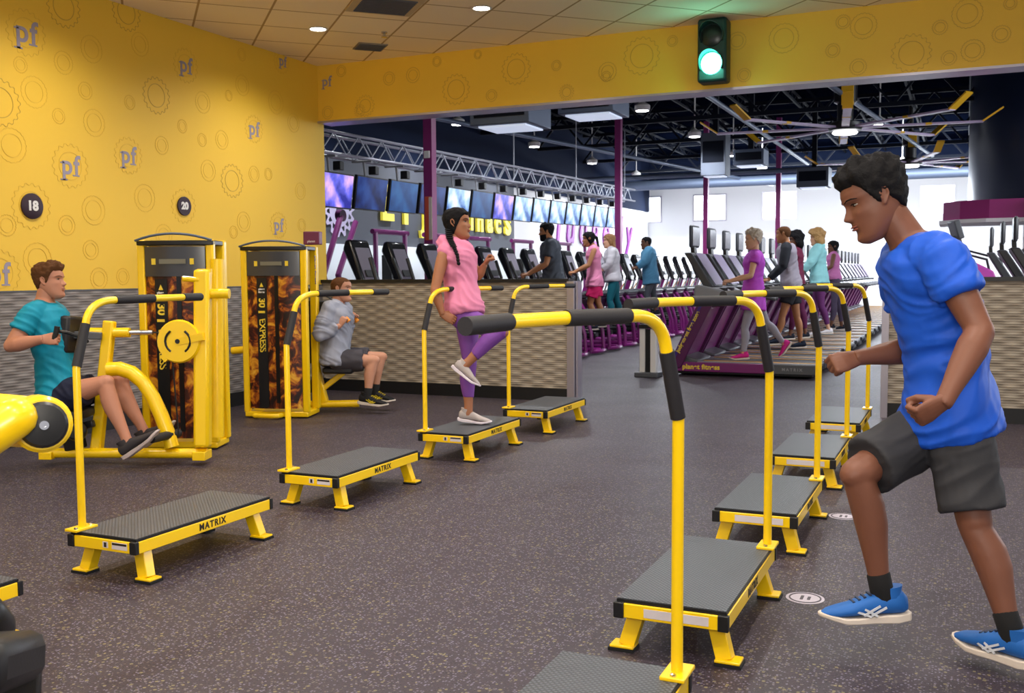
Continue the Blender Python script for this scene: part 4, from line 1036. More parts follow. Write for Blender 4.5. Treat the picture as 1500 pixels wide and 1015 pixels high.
def shoe_mesh(kind):
    """local: y forward, z up, sole at z=0, ankle above the origin"""
    u, s = MB(), MB(); X, Z = V((1, 0, 0)), V((0, 0, 1))
    prof = [(-.075, .058, .022, .030), (-.06, .062, .033, .045), (-.02, .062, .037, .048), (.03, .058, .038, .044), (.07, .050, .041, .036), (.11, .041, .045, .027), (.15, .036, .044, .021), (.18, .032, .036, .016), (.20, .028, .018, .009)]
    n = 18
    def ring(y, zc, a, h, k): return [V((a * math.copysign(abs(math.cos(t)) ** .75, math.cos(t)), y, zc + h * (math.sin(t) if math.sin(t) > 0 else math.sin(t) * k))) for t in [math.tau * i / n for i in range(n)]]
    vs = []; fs = []
    for (y, zc, a, h) in prof: vs += ring(y, zc, a, h * .9, .8)
    for j in range(len(prof) - 1):
        for i in range(n):
            i2 = (i + 1) % n; fs.append((j * n + i, j * n + i2, (j + 1) * n + i2, (j + 1) * n + i))
    fs += [tuple(range(n - 1, -1, -1)), tuple((len(prof) - 1) * n + i for i in range(n))]
    u.add(vs, fs)
    u.loft([((0, -.018, .075), X * .034, V((0, .048, 0))), ((0, -.015, .1), X * .035, V((0, .045, .0))), ((0, -.02, .115), X * .035, V((0, .044, -.006)))], 18)
    sp = [(-.088, .012), (-.08, .03), (-.04, .037), (.0, .036), (.04, .037), (.09, .046), (.13, .049), (.17, .044), (.198, .028), (.21, .01)]
    vs = []; k = len(sp)
    for y, a in sp:
        lift = .022 * sstep(.12, .21, y) + .008 * sstep(-.05, -.09, y)
        zt = .028 - .008 * sstep(-.03, .1, y) + lift * .7
        vs += [V((-a, y, lift)), V((a, y, lift)), V((a * 1.03, y, zt)), V((-a * 1.03, y, zt))]
    fs = [(0, 1, 2, 3), (4 * k - 1, 4 * k - 2, 4 * k - 3, 4 * k - 4)]
    for j in range(k - 1):
        for q in range(4): fs.append((4 * j + q, 4 * j + (q + 1) % 4, 4 * j + 4 + (q + 1) % 4, 4 * j + 4 + q))
    s.add(vs, fs)
    return u, s
def limb_frame(p, q, hint):
    d = (V(q) - V(p)).normalized(); a = V(hint) - d * d.dot(V(hint)); a.normalize(); return d, a, d.cross(a)
BODYV = .0085
def person(nm, lab, J, skin, hair, P):
    """J joints in world space; P options"""
    o = P.get
    vox = o('vox', .008); s = o('s', 1.0); fem = o('fem', False)
    far = vox > .009
    e = empty(nm, (J['pel'].x, J['pel'].y, 0), 0, lab, 'person', o('group'))
    inv = M.Translation(V((-J['pel'].x, -J['pel'].y, 0)))
    up = (J['nk'] - J['pel']).normalized(); L_ = (J['nk'] - J['pel']).length
    lat = o('lat') or ((J['shL'] - J['shR']).normalized() + (J['hipL'] - J['hipR']).normalized()).normalized()
    lat = (lat - up * lat.dot(up)).normalized(); fwd = lat.cross(up)            # person's front
    hlat = J['hipL'] - J['hipR']; hlat = (hlat - up * hlat.dot(up)).normalized()
    bw = o('bw', 1.0) * s
    tor = [(-.17, .10, .085), (-.10, .150, .105), (.0, .165, .112), (.18, .150, .102), (.38, .143, .098), (.58, .158, .110), (.76, .168, .114), (.88, .150, .098), (.96, .10, .075), (1.03, .062, .06)]
    if fem: tor = [(-.17, .10, .085), (-.10, .158, .112), (.0, .168, .118), (.18, .138, .098), (.36, .118, .085), (.56, .134, .095), (.72, .144, .112), (.86, .130, .09), (.96, .085, .066), (1.03, .05, .052)]
    bow = o('bow', 0.0)
    def tsec(t, a, b, add=0, k=1.0):
        c = J['pel'] + up * L_ * t - fwd * (bow * math.sin(max(0, min(1, t)) * math.pi)) + fwd * (.012 if t < .9 else 0)
        la = mix(hlat, lat, max(0, min(1, t)))
        return (c, la * (a * bw + add) * k, fwd * (b * bw + add) * k)
    body = MB()
    body.loft([tsec(t, a, b) for t, a, b in tor], 20)
    for sd in 'LR':
        sh, el, wr = J['sh' + sd], J['el' + sd], J['wr' + sd]
        base = J['pel'] + up * L_ * .9
        body.cap(mix(base, sh, .35), mix(base, sh, .92), .058 * bw, .056 * bw * (0.85 if fem else 1))
        ar = (.85 if fem else 1.0) * s * o('arm', 1)
        d, a, b = limb_frame(sh, el, fwd)
        body.loft([(mix(sh, el, t), a * r * ar, b * r * ar * .94) for t, r in ((-.05, .035), (.02, .052), (.2, .054), (.45, .051), (.7, .046), (.9, .041), (1.0, .040), (1.06, .03))], 14)
        body.ell(el, a * .04 * ar, b * .04 * ar, d * .042 * ar, 12, 7)
        d, a, b = limb_frame(el, wr, lat)
        body.loft([(mix(el, wr, t), a * r * ar, b * r * ar) for t, r in ((-.04, .03), (.05, .041), (.22, .0455), (.5, .039), (.8, .0295), (1.0, .0265), (1.06, .025))], 14)
        hp, kn, an = J['hip' + sd], J['kn' + sd], J['an' + sd]
        lr = o('leg', 1.0) * s
        d, a, b = limb_frame(hp, kn, fwd)
        body.loft([(mix(hp, kn, t), a * r * lr, b * r * lr) for t, r in ((-.08, .07), (.05, .088), (.3, .083), (.6, .069), (.85, .057), (1.0, .053), (1.05, .045))], 16)
        kf = (kn - (hp + an) / 2); kf = kf.normalized() if kf.length > .03 else fwd
        body.ell(kn + kf * .004, a * .0495 * lr, b * .0495 * lr, d * .06 * lr, 12, 7)
        d, a, b = limb_frame(kn, an, kf)
        body.loft([(mix(kn, an, t) - a * off, a * r * lr, b * r * lr * .95) for t, r, off in ((-.04, .04, 0), (.06, .051, 0), (.25, .0565, .012), (.42, .054, .014), (.65, .042, .006), (.85, .034, 0), (1.0, .034, 0), (1.1, .032, 0))], 16)
        td = J['toe' + sd]; body.cap(an - td * .01, an + td * .045 + d * .045, .028, .02)
    # neck and head
    hu, hf = J['hu'].normalized(), J['hf'].normalized(); hf = (hf - hu * hf.dot(hu)).normalized(); hl = hu.cross(hf)  # x axis = hf x hu
    hx = hf.cross(hu).normalized()
    hs = o('hs', 1.0)
    HM = M(((hx.x * hs, hf.x * hs, hu.x * hs, J['hd'].x), (hx.y * hs, hf.y * hs, hu.y * hs, J['hd'].y), (hx.z * hs, hf.z * hs, hu.z * hs, J['hd'].z), (0, 0, 0, 1)))
    nkr = .048 if fem else .058
    body.cap(J['nk'] - up * .02, HM @ V((0, -.03, .06)), nkr * 1.05 * s, nkr * s * .95, 16)
    bm1 = remesh(body, vox, 4)
    hm = head_mesh(fem).xf(HM); hm = remesh(hm, .0035 if not far else .006, 2, .4)
    bm1.add(hm.v, hm.f)
    for sd, si in (('L', -1), ('R', 1)):
        hd = J['hd' + sd]                                          # (direction of fingers, back of hand)
        y_ = hd[0].normalized(); z_ = (hd[1] - y_ * hd[1].dot(y_)).normalized(); x_ = y_.cross(z_)
        # thumb side: choose by flag
        mw = M(((x_.x, y_.x, z_.x, J['wr' + sd].x), (x_.y, y_.y, z_.y, J['wr' + sd].y), (x_.z, y_.z, z_.z, J['wr' + sd].z), (0, 0, 0, 1))) @ M.Scale(s * (.9 if fem else 1), 4)
        hnd = hand_mesh(mw, hd[2], hd[3])
        hnd = remesh(hnd, .0032 if not far else .005, 2, .4)
        bm1.add(hnd.v, hnd.f)
    bm1.xf(inv).build('body', skin, e, smooth=180)
    # eyes, brows, lips
    ex = MB(); ir = MB(); br = MB(); lp = MB(); Xh = V((1, 0, 0))
    for sg in (-1, 1):
        ex.ell((sg * .031, .0625, .1268), Xh * .0125, V((-sg * .003, .0112, 0)), V((0, 0, .0036)), 14, 8)
        ir.ell((sg * .031, .0665, .1265), Xh * .0055, V((0, .0082, 0)), V((0, 0, .0046)), 12, 7)
        br.tube([(sg * .012, .0885, .1435), (sg * .028, .0845, .149), (sg * .044, .0745, .1485), (sg * .056, .060, .143)], [.0025, .0036, .0032, .0012], 8, flat=.7)
        br.tube([(sg * .019, .0765, .1295), (sg * .031, .0745, .1325), (sg * .043, .0660, .1290)], [.0012, .0018, .0012], 6)
    lp.ell((0, .0865, .0637), Xh * .0225, V((0, .0128, 0)), V((0, 0, .0040)), 16, 8).ell((0, .0860, .0550), Xh * .019, V((0, .0128, 0)), V((0, 0, .0048)), 16, 8)
    ex.xf(inv @ HM).build('eyes', mat('eye_white', 'B4AAA0', .3), e, smooth=60); ir.xf(inv @ HM).build('irises', mat('iris_dark', '1A100A', .2), e, smooth=60)
    br.xf(inv @ HM).build('eyebrows', hair, e, smooth=60); lp.xf(inv @ HM).build('lips', o('lip') or skin, e, smooth=60)
    # hair
    hk = o('hair', 'short')
    if hk == 'short': hb = hair_mesh(short_line, lambda p: o('ht', .016) * (.45 + .9 * sstep(.12, .2, p.z)) * (1 - .55 * sstep(.03, .085, p.y)) + (o('quiff', 0) * sstep(.17, .21, p.z) * sstep(-.02, .06, p.y)))
    elif hk == 'bald': hb = hair_mesh(lambda p: short_line(p) * (1 - sstep(.17, .2, p.z) * sstep(-.06, .0, p.y) * .6), lambda p: .006, rough=.001)
    else:
        def ln(p):
            y = p.y; h = .03 if y < -.03 else .03 + .15 * sstep(-.03, .075, y)
            return sstep(h - .004, h + .008, p.z)
        tk = {'long': .014, 'curly': .045, 'tied': .012}[hk]
        hb = hair_mesh(ln, lambda p: tk * (.6 + .6 * sstep(.1, .2, p.z)), sc=26 if hk == 'curly' else 40, rough=.012 if hk == 'curly' else .002)
        if hk == 'long': hb.loft([((0, -.07, .10), Xh * .075, V((0, .045, 0))), ((0, -.075, .03), Xh * .078, V((0, .04, 0))), ((0, -.075, -.05), Xh * .065, V((0, .032, 0))), ((0, -.07, -.085), Xh * .04, V((0, .02, 0)))], 16)
        if hk == 'curly': hb.ell((0, -.06, .06), Xh * .11, V((0, .075, 0)), V((0, .0, .10)), 16, 10)
    if o('pony'): hb.cap((0, -.11, .15), (0, -.135, .13), .024, .026); hb.cap((0, -.135, .13), (0, -.15, .02), .026, .018); hb.cap((0, -.15, .02), (0, -.13, -.11), .018, .007)
    hb.xf(HM)
    for br_ in o('braid', []):
        for i in range(len(br_) - 1):
            n_ = max(2, int((br_[i + 1][0] - br_[i][0]).length / .022))
            for j in range(n_):
                t = (j + .5) / n_; hb.ell(mix(br_[i][0], br_[i + 1][0], t), V((br_[i][1], 0, 0)), V((0, br_[i][1], 0)), (br_[i + 1][0] - br_[i][0]).normalized() * .016, 10, 6)
    hb.xf(inv).build('hair', hair, e, smooth=60)
    if o('beard'):
        bd = hair_mesh(lambda p: sstep(.0, .02, p.y) * (1 - sstep(.07, .085, p.z)) * (1 - sstep(.086, .1, p.y) * sstep(.045, .05, p.z) * (1 - sstep(.068, .07, p.z))), lambda p: .006, rough=.001).xf(inv @ HM)
        bd.build('beard', hair, e, smooth=60)
    # clothes
    def cloth(mb, name, m_, v=None, it=3, bump=.0):
        r = remesh(mb, v or vox, it)
        if bump:
            me = r.mesh('tmp', [], 0); nn = [V(q.normal) for q in me.vertices]; bpy.data.meshes.remove(me)
            ux = lat.cross(V((0, 0, 1)))
            for i_, q in enumerate(r.v):
                a_ = q.dot(lat); b_ = q.dot(ux); wz = noise.noise(q * 4) * .10
                v_ = q.z + .55 * b_ + .35 * a_ + wz; k1 = noise.noise(V((v_ * 17, (b_ - q.z) * 4, a_ * 4)))
                k2 = noise.noise(V((q.z * 5, b_ * 11, a_ * 11)))
                r.v[i_] = q + nn[i_] * bump * ((.5 - abs(k1)) * 1.1 + k2 * .6)
        return r.xf(inv).build(name, m_, e, smooth=180)
    bot_k = o('bkind', 'shorts'); hem = o('hem', -.22); top = o('top'); ad = o('ease', .018)
    if top:
        c = MB(); ns = o('neck', .97)
        wl, wd = (.178, .124) if bot_k == 'shorts' else (.160, .116)
        secs = [tsec(t, max(a, wl) if t < .05 else a, max(b, wd) if t < .05 else b, ad + (.006 if t < .4 else 0)) for t, a, b in tor if hem + .02 < t < ns]
        t0 = tor[1] if hem < -.1 else tor[2]
        secs = [tsec(hem, wl * o('flare', 1.0), wd * o('flare', 1.0), ad + .006)] + secs
        secs.append(tsec(ns, .075 if not fem else .062, .066 if not fem else .058, ad * .6))
        c.loft(secs, 24)
        sl = o('sleeve', .5); c2 = MB() if o('sleevemat') else c
        for sd in 'LR':
            sh, el, wr = J['sh' + sd], J['el' + sd], J['wr' + sd]; base = J['pel'] + up * L_ * .9; ar = (.85 if fem else 1.0) * s * o('arm', 1)
            (c2 if sl > 1 else c).cap(mix(base, sh, .22), mix(base, sh, .9 if sl else .72), (.064 * bw + ad * .9), (.054 * bw * (.85 if fem else 1) + ad * .95))
            if sl:
                d, a, b = limb_frame(sh, el, fwd); te = min(sl, 1.0)
                c2.loft([(mix(sh, el, t), a * (r * ar + ad * .85), b * (r * ar + ad * .85)) for t, r in ((-.08, .035), (.0, .053), (te * .5, .054), (te, .052 if sl < 1 else .043))], 16)
            if sl > 1:
                c2.ell(el, a * (.04 * ar + ad * .9), b * (.04 * ar + ad * .9), d * .055, 12, 7)
                d, a, b = limb_frame(el, wr, lat); c2.loft([(mix(el, wr, t), a * (r * ar + ad * .7), b * (r * ar + ad * .7)) for t, r in ((-.04, .035), (.3, .043), (.7, .034), (sl - 1, .029))], 14)
        if o('sleevemat'): cloth(c2, 'sleeves', o('sleevemat'), it=3)
        if o('hood'):
            k_ = J['pel'] + up * L_ * .98; c.cap(k_ - fwd * .06 - lat * .06, k_ - fwd * .06 + lat * .06, .045, .045); c.cap(k_ - lat * .07 - fwd * .03, k_ - lat * .05 + fwd * .05 - up * .02, .03, .022); c.cap(k_ + lat * .07 - fwd * .03, k_ + lat * .05 + fwd * .05 - up * .02, .03, .022)
        cloth(c, o('topname', 'shirt'), top, it=o('sm', 6), bump=o('fold', .014))
    bot = o('bottom'); bk = o('bkind', 'shorts')
    if bot:
        c = MB(); ea = .014 if bk == 'shorts' else .004
        c.loft([tsec(t, a, b, ea) for t, a, b in tor if t < .2], 20)
        for sd in 'LR':
            hp, kn, an = J['hip' + sd], J['kn' + sd], J['an' + sd]; lr = o('leg', 1.0) * s
            d, a, b = limb_frame(hp, kn, fwd)
            if bk == 'shorts':
                te = o('slen', .78); c.loft([(mix(hp, kn, t), a * (r * lr + ea), b * (r * lr + ea)) for t, r in ((-.1, .075), (.08, .090), (.35, .088), (te * .8, .084), (te, .085))], 20)
            else:
                c.loft([(mix(hp, kn, t), a * (r * lr + ea), b * (r * lr + ea)) for t, r in ((-.08, .07), (.05, .09), (.3, .084), (.6, .070), (.85, .058), (1.0, .054), (1.05, .047))], 18)
                c.ell(kn, a * .056 * lr, b * .056 * lr, d * .06 * lr, 12, 7)
                kf = (kn - (hp + an) / 2); kf = kf.normalized() if kf.length > .03 else fwd
                d, a, b = limb_frame(kn, an, kf); te = o('slen', .82)
                c.loft([(mix(kn, an, t) - a * off, a * (r * lr + ea), b * (r * lr + ea)) for t, r, off in ((-.04, .042, 0), (.06, .052, 0), (.25, .0575, .012), (.42, .055, .014), (.65, .043, .006), (te, .036, 0))], 16)
        cloth(c, 'shorts' if bk == 'shorts' else 'leggings', bot, it=3, bump=.011 if bk == 'shorts' else 0)
    # shoes
    for sd in 'LR':
        an, td = J['an' + sd], J['toe' + sd].normalized(); kn = J['kn' + sd]
        u_ = J.get('sup' + sd) or (kn - an); z_ = (u_ - td * u_.dot(td)).normalized(); x_ = td.cross(z_)
        org = an - z_ * .085 * s
        mw = inv @ M(((x_.x, td.x, z_.x, org.x), (x_.y, td.y, z_.y, org.y), (x_.z, td.z, z_.z, org.z), (0, 0, 0, 1))) @ M.Scale(s * (.88 if fem else 1), 4)
        u, so = shoe_mesh(0)
        sh = u.xf(mw).build('shoe', o('shoe'), e, smooth=50)
        so.xf(mw).build('sole', o('sole') or mat('shoe_sole_white', 'D8CCC0', .6), sh, bev=.004, smooth=40)
        if o('sock'):
            d = (kn - an).normalized(); a, b = x_, d.cross(x_)
            MB().loft([(an - d * .03, a * .037 * s, b * .042 * s), (an + d * .02, a * .038 * s, b * .038 * s), (an + d * .075, a * .038 * s, b * .038 * s), (an + d * .08, a * .034 * s, b * .034 * s)], 16).xf(inv).build('sock', o('sock'), sh, smooth=50)
        if o('marks') and not far:
            for sx in (-1, 1):
                t = MB()
                for (p, q) in (((.0, .055), (.05, .03)), ((.02, .06), (.075, .03)), ((.07, .05), (.03, .028)), ((.095, .042), (.05, .026))):
                    t.bar((sx * .0405, p[0], p[1]), (sx * .0435, q[0], q[1]), .003, .007)
                t.xf(mw).build('side_stripes', o('marks'), sh, smooth=0)
            t = MB()
            for k in range(4): t.bar((-.022, .045 + k * .018, .092 - k * .008), (.022, .045 + k * .018, .092 - k * .008), .008, .006)
            t.xf(mw).build('laces', o('lace') or o('marks'), sh, smooth=0)
    return e
def skinm(n, hx): return mat(n, hx, .5, bump=(90, .08, .002), spec=.4)
def cl(n, hx, r=.75): return mat(n, hx, r, bump=(220, .12, .002), spec=.25)
HB = mat('hair_black', '151416', .75, bump=(140, .8, .004), spec=.15); HBR = mat('hair_brown', '5A3A22', .75, bump=(140, .8, .004), spec=.15); HGR = mat('hair_grey', 'B8AC9C', .75, bump=(140, .8, .004), spec=.15)
def jt(**k):
    out = {}
    for n_, v in k.items():
        out[n_] = spot(*v) if isinstance(v, tuple) and len(v) == 3 and not isinstance(v[0], V) else v
    return out
def sdir(x, y, z=0): return (RT * x - UP * y + FW * z).normalized()   # right, down, away
PEOPLE = {}
# --- running man
J = jt(pel=(1392, 600, 3.42), nk=(1333, 352, 3.40), shL=(1378, 374, 3.22), shR=(1318, 384, 3.58), elL=(1436, 486, 3.12), wrL=(1383, 588, 3.06), elR=(1342, 512, 3.62), wrR=(1256, 524, 3.58),
       hipL=(1400, 614, 3.34), hipR=(1384, 616, 3.50), knR=(1256, 693, 3.36), anR=(1293, 872, 3.40), knL=(1428, 768, 3.28), anL=(1484, 932, 3.21))
J.update(hu=sdir(-.40, -.9, .04), hf=sdir(-.9, .42, .06), hdL=(sdir(-.85, .55, .1), sdir(.3, .4, -.9), 1, 1.35), hdR=(sdir(-.95, .25, -.1), sdir(-.1, -.5, -.85), 1, 1.4), toeR=sdir(-1, .03, .05), toeL=V((-.80, .60, .0)).normalized(), supL=V((0, 0, 1)), supR=sdir(.06, -1, 0))
J['hd'] = spot(1297, 289, 3.33) - J['hu'] * .118 + J['hf'] * .012 + J['hu'] * 0 + sdir(0, 0, 1) * .075
PEOPLE['run'] = person('person', 'man in bright blue tee and charcoal shorts striding left, largest figure in the photo', J, skinm('skin_brown', '784C3A'), HB,
       dict(vox=.007, s=1.03, hs=1.06, top=cl('blue_tee', '1B55C8', .55), hem=-.14, sleeve=.52, ease=.020, flare=1.0, fold=.020, bottom=cl('charcoal_shorts', '36363A'), slen=.86, shoe=cl('blue_trainer', '2462B0', .5),
            sock=SOCK, marks=mat('shoe_silver', 'C8CCD4', .4), ht=.026, quiff=.004, bow=.045, lip=mat('lip_brown', '8A4A3E', .5), arm=1.05, lace=mat('lace_navy', '1E3050', .6)))
# --- woman on the step
J = jt(pel=(678, 452, 7.38), nk=(665, 352, 7.40), shR=(650, 372, 7.27), shL=(681, 370, 7.53), elR=(637, 425, 7.2), wrR=(648, 460, 7.18), elL=(700, 404, 7.52), wrL=(710, 388, 7.48),
       hipR=(672, 463, 7.30), hipL=(684, 463, 7.46), knR=(733, 486, 7.22), anR=(682, 534, 7.22), knL=(688, 527, 7.42), anL=(686, 602, 7.38))
J.update(hu=sdir(-.03, -1, 0), hf=sdir(.97, .08, -.25), hdR=(sdir(.75, .4, .1), sdir(0, -.2, -1), -1, .5), hdL=(sdir(.45, -.7, 0), sdir(-.6, -.4, .3), 1, 1.2), toeR=sdir(.80, .60, 0), supR=sdir(.5, -.8, 0), toeL=sdir(.98, .1, -.12), supL=V((0, 0, 1)))
J['hd'] = spot(667, 325, 7.33) - J['hu'] * .118 + J['hf'] * .012 + sdir(0, 0, 1) * .075
PEOPLE['woman'] = person('person', 'woman with a black braid, sleeveless pink hoodie and purple leggings balancing on a step', J, skinm('skin_tan', 'A0694A'), HB,
       dict(vox=.0075, fem=True, s=.98, hs=.97, top=cl('pink_hoodie', 'DE86A8'), topname='hoodie', hem=-.08, sleeve=0, hood=True, ease=.026, flare=1.0, fold=.02, bottom=cl('purple_leggings', '7E4AA0', .5), bkind='leg', slen=.74,
            shoe=cl('grey_trainer', 'B4AAA8'), sole=mat('sole_lilac', 'E6DCE6', .6), hair='tied', arm=1.05, lip=mat('lip_rose', 'A8503E', .5),
            braid=[[(spot(657, 335, 7.38), .03), (spot(659, 350, 7.30), .026), (spot(665, 362, 7.22), .017), (spot(670, 374, 7.18), .014), (spot(672, 388, 7.17), .008)]]))
# --- rower
J = jt(pel=(84, 578, 6.9), nk=(64, 442, 6.9), shR=(50, 458, 6.74), shL=(84, 460, 7.06), elR=(16, 506, 6.64), wrR=(62, 497, 6.60), elL=(92, 503, 7.1), wrL=(100, 498, 7.0),
       hipR=(88, 582, 6.8), hipL=(92, 580, 7.0), knR=(154, 561, 6.76), anR=(187, 648, 6.74), knL=(176, 560, 7.04), anL=(212, 634, 7.0))
J.update(hu=sdir(-.06, -1, 0), hf=sdir(1, .04, -.05), hdR=(sdir(1, -.05, 0), sdir(.0, -.3, -1), -1, 1.4), hdL=(sdir(1, 0, 0), sdir(0, -.3, 1), 1, 1.4), toeR=sdir(.80, -.60, 0), supR=sdir(-.6, -.8, 0), toeL=sdir(.8, -.6, 0), supL=sdir(-.6, -.8, 0))
J['hd'] = spot(64, 411, 6.82) - J['hu'] * .118 + J['hf'] * .012 + sdir(0, 0, 1) * .075
PEOPLE['row'] = person('person', 'man with brown hair in a teal tee and navy shorts seated at the row machine', J, skinm('skin_fair', 'BC8268'), HBR,
       dict(vox=.0075, s=1.05, top=cl('teal_tee', '108CA8', .6), hem=-.10, sleeve=.58, ease=.018, fold=.014, bottom=cl('navy_shorts', '1E2238'), slen=.55, shoe=cl('black_trainer', '3A3638'), sole=mat('sole_grey', 'B8A8A4', .6), ht=.02, quiff=.015, arm=1.1, bw=1.02))
# --- man in the grey sweatshirt
J = jt(pel=(487, 524, 9.55), nk=(494, 444, 9.55), shR=(482, 455, 9.38), shL=(503, 452, 9.72), elR=(467, 492, 9.3), wrR=(497, 477, 9.36), elL=(505, 490, 9.75), wrL=(514, 472, 9.66),
       hipR=(492, 528, 9.45), hipL=(495, 526, 9.65), knR=(547, 528, 9.45), anR=(538, 580, 9.42), knL=(558, 523, 9.66), anL=(549, 574, 9.64))
J.update(hu=sdir(.0, -1, 0), hf=sdir(1, .05, -.25), hdR=(sdir(.45, -.8, 0), sdir(-.3, -.2, -1), -1, 1.4), hdL=(sdir(.45, -.8, 0), sdir(-.3, -.2, 1), 1, 1.4), toeR=sdir(.98, .1, -.1), supR=V((0, 0, 1)), toeL=sdir(.96, .1, -.15), supL=V((0, 0, 1)))
J['hd'] = spot(498, 423, 9.5) - J['hu'] * .118 + J['hf'] * .012 + sdir(0, 0, 1) * .05
PEOPLE['crunch'] = person('person', 'seated man in a grey sweatshirt gripping orange handled shoulder straps', J, skinm('skin_fair2', 'C08A70'), HBR,
       dict(vox=.009, top=cl('grey_sweatshirt', '9498A8'), topname='sweatshirt', hem=-.12, sleeve=1.85, ease=.024, fold=.02, bottom=cl('charcoal_shorts2', '44424A'), slen=.72, shoe=cl('black_trainer2', '1C1C20'), sock=SOCK, hair='bald', bw=1.12,
            marks=mat('shoe_yellow', 'D8C020', .5)))
# --- walkers and climbers beyond; a compact spec: facing left, near side = left arm
def walker(key, lab, D, head, pel, nk, el, wr, kn, an, kn2, an2, skin, hair, P, elf=None, wrf=None):
    sw = .17 * (.85 if P.get('fem') else 1)
    hip = .085
    near, farv = -FW * 1, FW
    def q(p, dd): return spot(p[0], p[1], D + dd)
    J = dict(pel=q(pel, 0), nk=q(nk, 0))
    shp = (nk[0] + (pel[0] - nk[0]) * .1, nk[1] + (pel[1] - nk[1]) * .12)
    J['shL'] = q(shp, -sw); J['shR'] = q(shp, sw)
    J['elL'] = q(el, -sw - .05); J['wrL'] = q(wr, -sw); J['elR'] = q(elf or (el[0] - 1, el[1] - 1), sw + .05); J['wrR'] = q(wrf or (wr[0] - 1, wr[1] - 1), sw)
    hp = (pel[0] + 0, pel[1] + (an[1] - pel[1]) * .05)
    J['hipL'] = q(hp, -hip); J['hipR'] = q(hp, hip)
    J['knL'] = q(kn, -hip); J['anL'] = q(an, -hip); J['knR'] = q(kn2, hip); J['anR'] = q(an2, hip)
    J['hu'] = sdir(-.08, -1, 0); J['hf'] = sdir(-1, P.get('nod', .1), P.get('turn', 0))
    J['hdL'] = (sdir(-1, .1, 0), sdir(-.1, -1, -.3), 1, 1.0); J['hdR'] = (sdir(-1, .1, 0), sdir(-.1, -1, .3), -1, 1.0)
    J['toeL'] = P.get('toe', sdir(-1, .02, 0)); J['toeR'] = P.get('toe2', sdir(-1, .02, 0)); J['supL'] = P.get('sup', V((0, 0, 1))); J['supR'] = P.get('sup2', V((0, 0, 1)))
    J['hd'] = q(head, 0) - J['hu'] * .118 + J['hf'] * .012
    P.setdefault('vox', .011); P.setdefault('shoe', cl('dark_trainer', '202430')); P['lat'] = -FW
    P.setdefault('s', .98)
    return person('person', lab, J, skin, hair, P)
SKL, SKM, SKD = skinm('skin_light', 'D0A080'), skinm('skin_medium', 'B07850'), skinm('skin_deep', '6E4630')
walker('w1', 'older woman with short grey hair in a magenta top walking on the nearest treadmill', 12.75, (1104, 351), (1105, 428), (1106, 369), (1100, 404), (1070, 412), (1091, 480), (1089, 517), (1122, 472), (1148, 503), SKL, HGR,
       dict(fem=True, top=cl('magenta_top', 'B84AC4'), hem=-.45, sleeve=.35, ease=.03, flare=1.15, bottom=cl('grey_leggings', '9C98A4'), bkind='leg', slen=.95, shoe=cl('hot_pink_trainer', 'D02A8A'), hair='short', ht=.03, toe2=sdir(-.62, .78, 0), sup2=sdir(-.75, -.6, 0), leg=.9))
walker('w2', 'man in a grey tee with black sleeves walking behind the woman in magenta', 14.5, (1148, 343), (1160, 414), (1151, 357), (1147, 390), (1126, 410), (1146, 462), (1137, 497), (1167, 463), (1173, 502), SKM, HBR,
       dict(sleevemat=cl('black_sleeve', '23262E'), top=cl('grey_marl_tee', '9A94A0'), hem=-.25, sleeve=1.9, ease=.025, bottom=cl('black_shorts', '26262C'), slen=.6, hair='bald', shoe=cl('navy_trainer', '1C2638'), turn=.4, bw=1.08))
walker('w3', 'walker with dark curly hair half hidden behind the man in grey', 16.25, (1166, 352), (1168, 412), (1166, 363), (1163, 388), (1150, 398), (1162, 452), (1158, 490), (1174, 452), (1180, 488), SKD, HB,
       dict(fem=True, top=cl('maroon_top', '6A2440'), hem=-.2, sleeve=.4, bottom=cl('maroon_leggings', '5A1E44'), bkind='leg', hair='curly'))
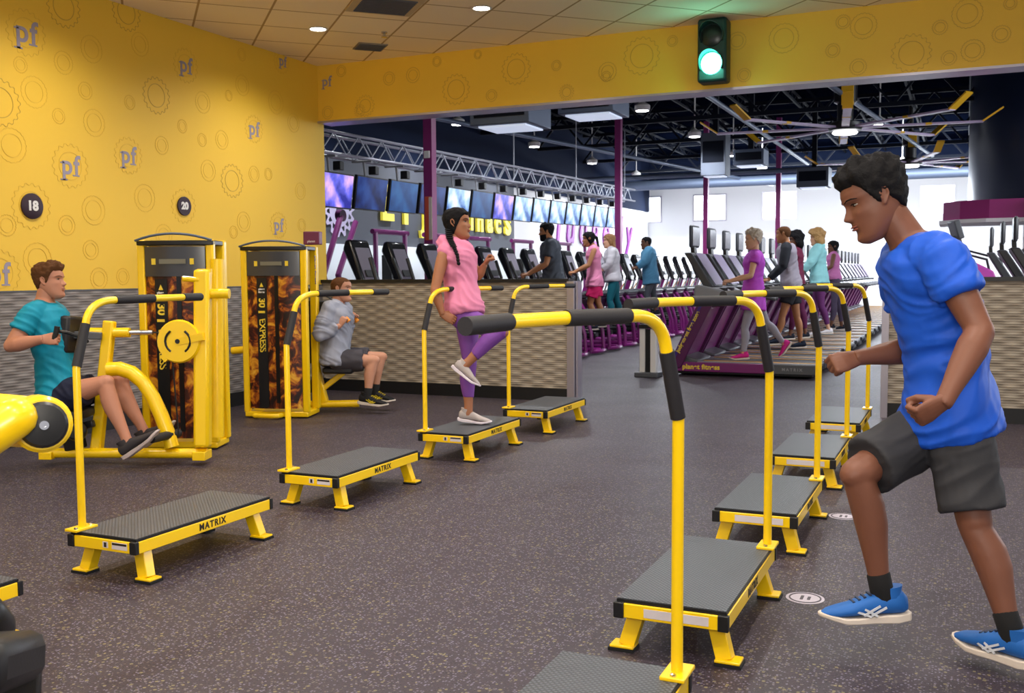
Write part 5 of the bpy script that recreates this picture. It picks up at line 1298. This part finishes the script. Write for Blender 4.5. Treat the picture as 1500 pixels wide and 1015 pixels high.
walker('w4', 'woman with blond curls in a mint hoodie and plum leggings on the treadmills', 17.05, (1197, 349), (1201, 404), (1198, 360), (1187, 386), (1177, 397), (1203, 448), (1214, 482), (1194, 450), (1192, 486), SKL, mat('hair_blond', 'A8824E', .6, bump=(90, .8, .006)),
       dict(fem=True, top=cl('mint_hoodie', '8CC8CC'), topname='hoodie', hem=-.25, sleeve=1.9, hood=True, ease=.04, flare=1.1, bottom=cl('plum_leggings', '5E2A60'), bkind='leg', slen=.8, hair='curly', turn=.35, shoe=cl('white_trainer', 'E0DCE0'), hs=1.05))
walker('w5', 'walker with dark hair in a pink tank, farthest of the treadmill group', 18.8, (1221, 362), (1223, 406), (1221, 370), (1218, 390), (1208, 397), (1222, 443), (1218, 476), (1228, 443), (1233, 477), SKD, HB,
       dict(fem=True, top=cl('pink_tank', 'C878B0'), hem=-.1, sleeve=0, bottom=cl('slate_leggings', '50465C'), bkind='leg', hair='tied'))
walker('c1', 'man with dark hair and beard in a charcoal tee on an elliptical', 14.4, (801, 340), (812, 410), (806, 352), (800, 387), (774, 402), (806, 448), (812, 486), (816, 446), (822, 482), SKM, HB,
       dict(top=cl('charcoal_tee', '4A505A'), hem=-.2, sleeve=.6, ease=.03, bottom=cl('black_shorts', '26262C'), slen=.7, beard=True, ht=.022, bw=1.1, fold=.02))
walker('c2', 'woman with a black ponytail in a pink tank and hot pink shorts on an elliptical', 16.4, (863, 350), (872, 412), (870, 360), (862, 389), (842, 399), (864, 444), (870, 476), (876, 442), (882, 472), SKM, HB,
       dict(fem=True, top=cl('pink_tank2', 'E08AAE'), hem=-.16, sleeve=0, ease=.02, flare=1.05, bottom=cl('hot_pink_shorts', 'E0286E'), slen=.7, hair='tied', pony=True, nod=.45))
walker('c3', 'woman with light brown hair in a pale grey sweater on an elliptical', 17.4, (893, 353), (899, 408), (896, 364), (893, 386), (883, 396), (893, 440), (897, 468), (903, 438), (908, 466), SKL, mat('hair_light_brown', '8A6238', .6, bump=(90, .8, .006)),
       dict(fem=True, top=cl('pale_sweater', 'C4C2C8'), topname='sweater', hem=-.1, sleeve=1.9, ease=.035, bottom=cl('teal_leggings', '12606E'), bkind='leg', hair='long'))
walker('c4', 'man in a loose blue long sleeved top on the farther ellipticals', 19.4, (947, 356), (954, 404), (950, 364), (944, 384), (934, 392), (948, 432), (951, 458), (957, 430), (961, 456), SKD, HB,
       dict(top=cl('blue_long_top', '4E86A8'), hem=-.3, sleeve=1.9, ease=.04, flare=1.15, bottom=cl('grey_joggers', '50545C'), bkind='leg', ht=.008))
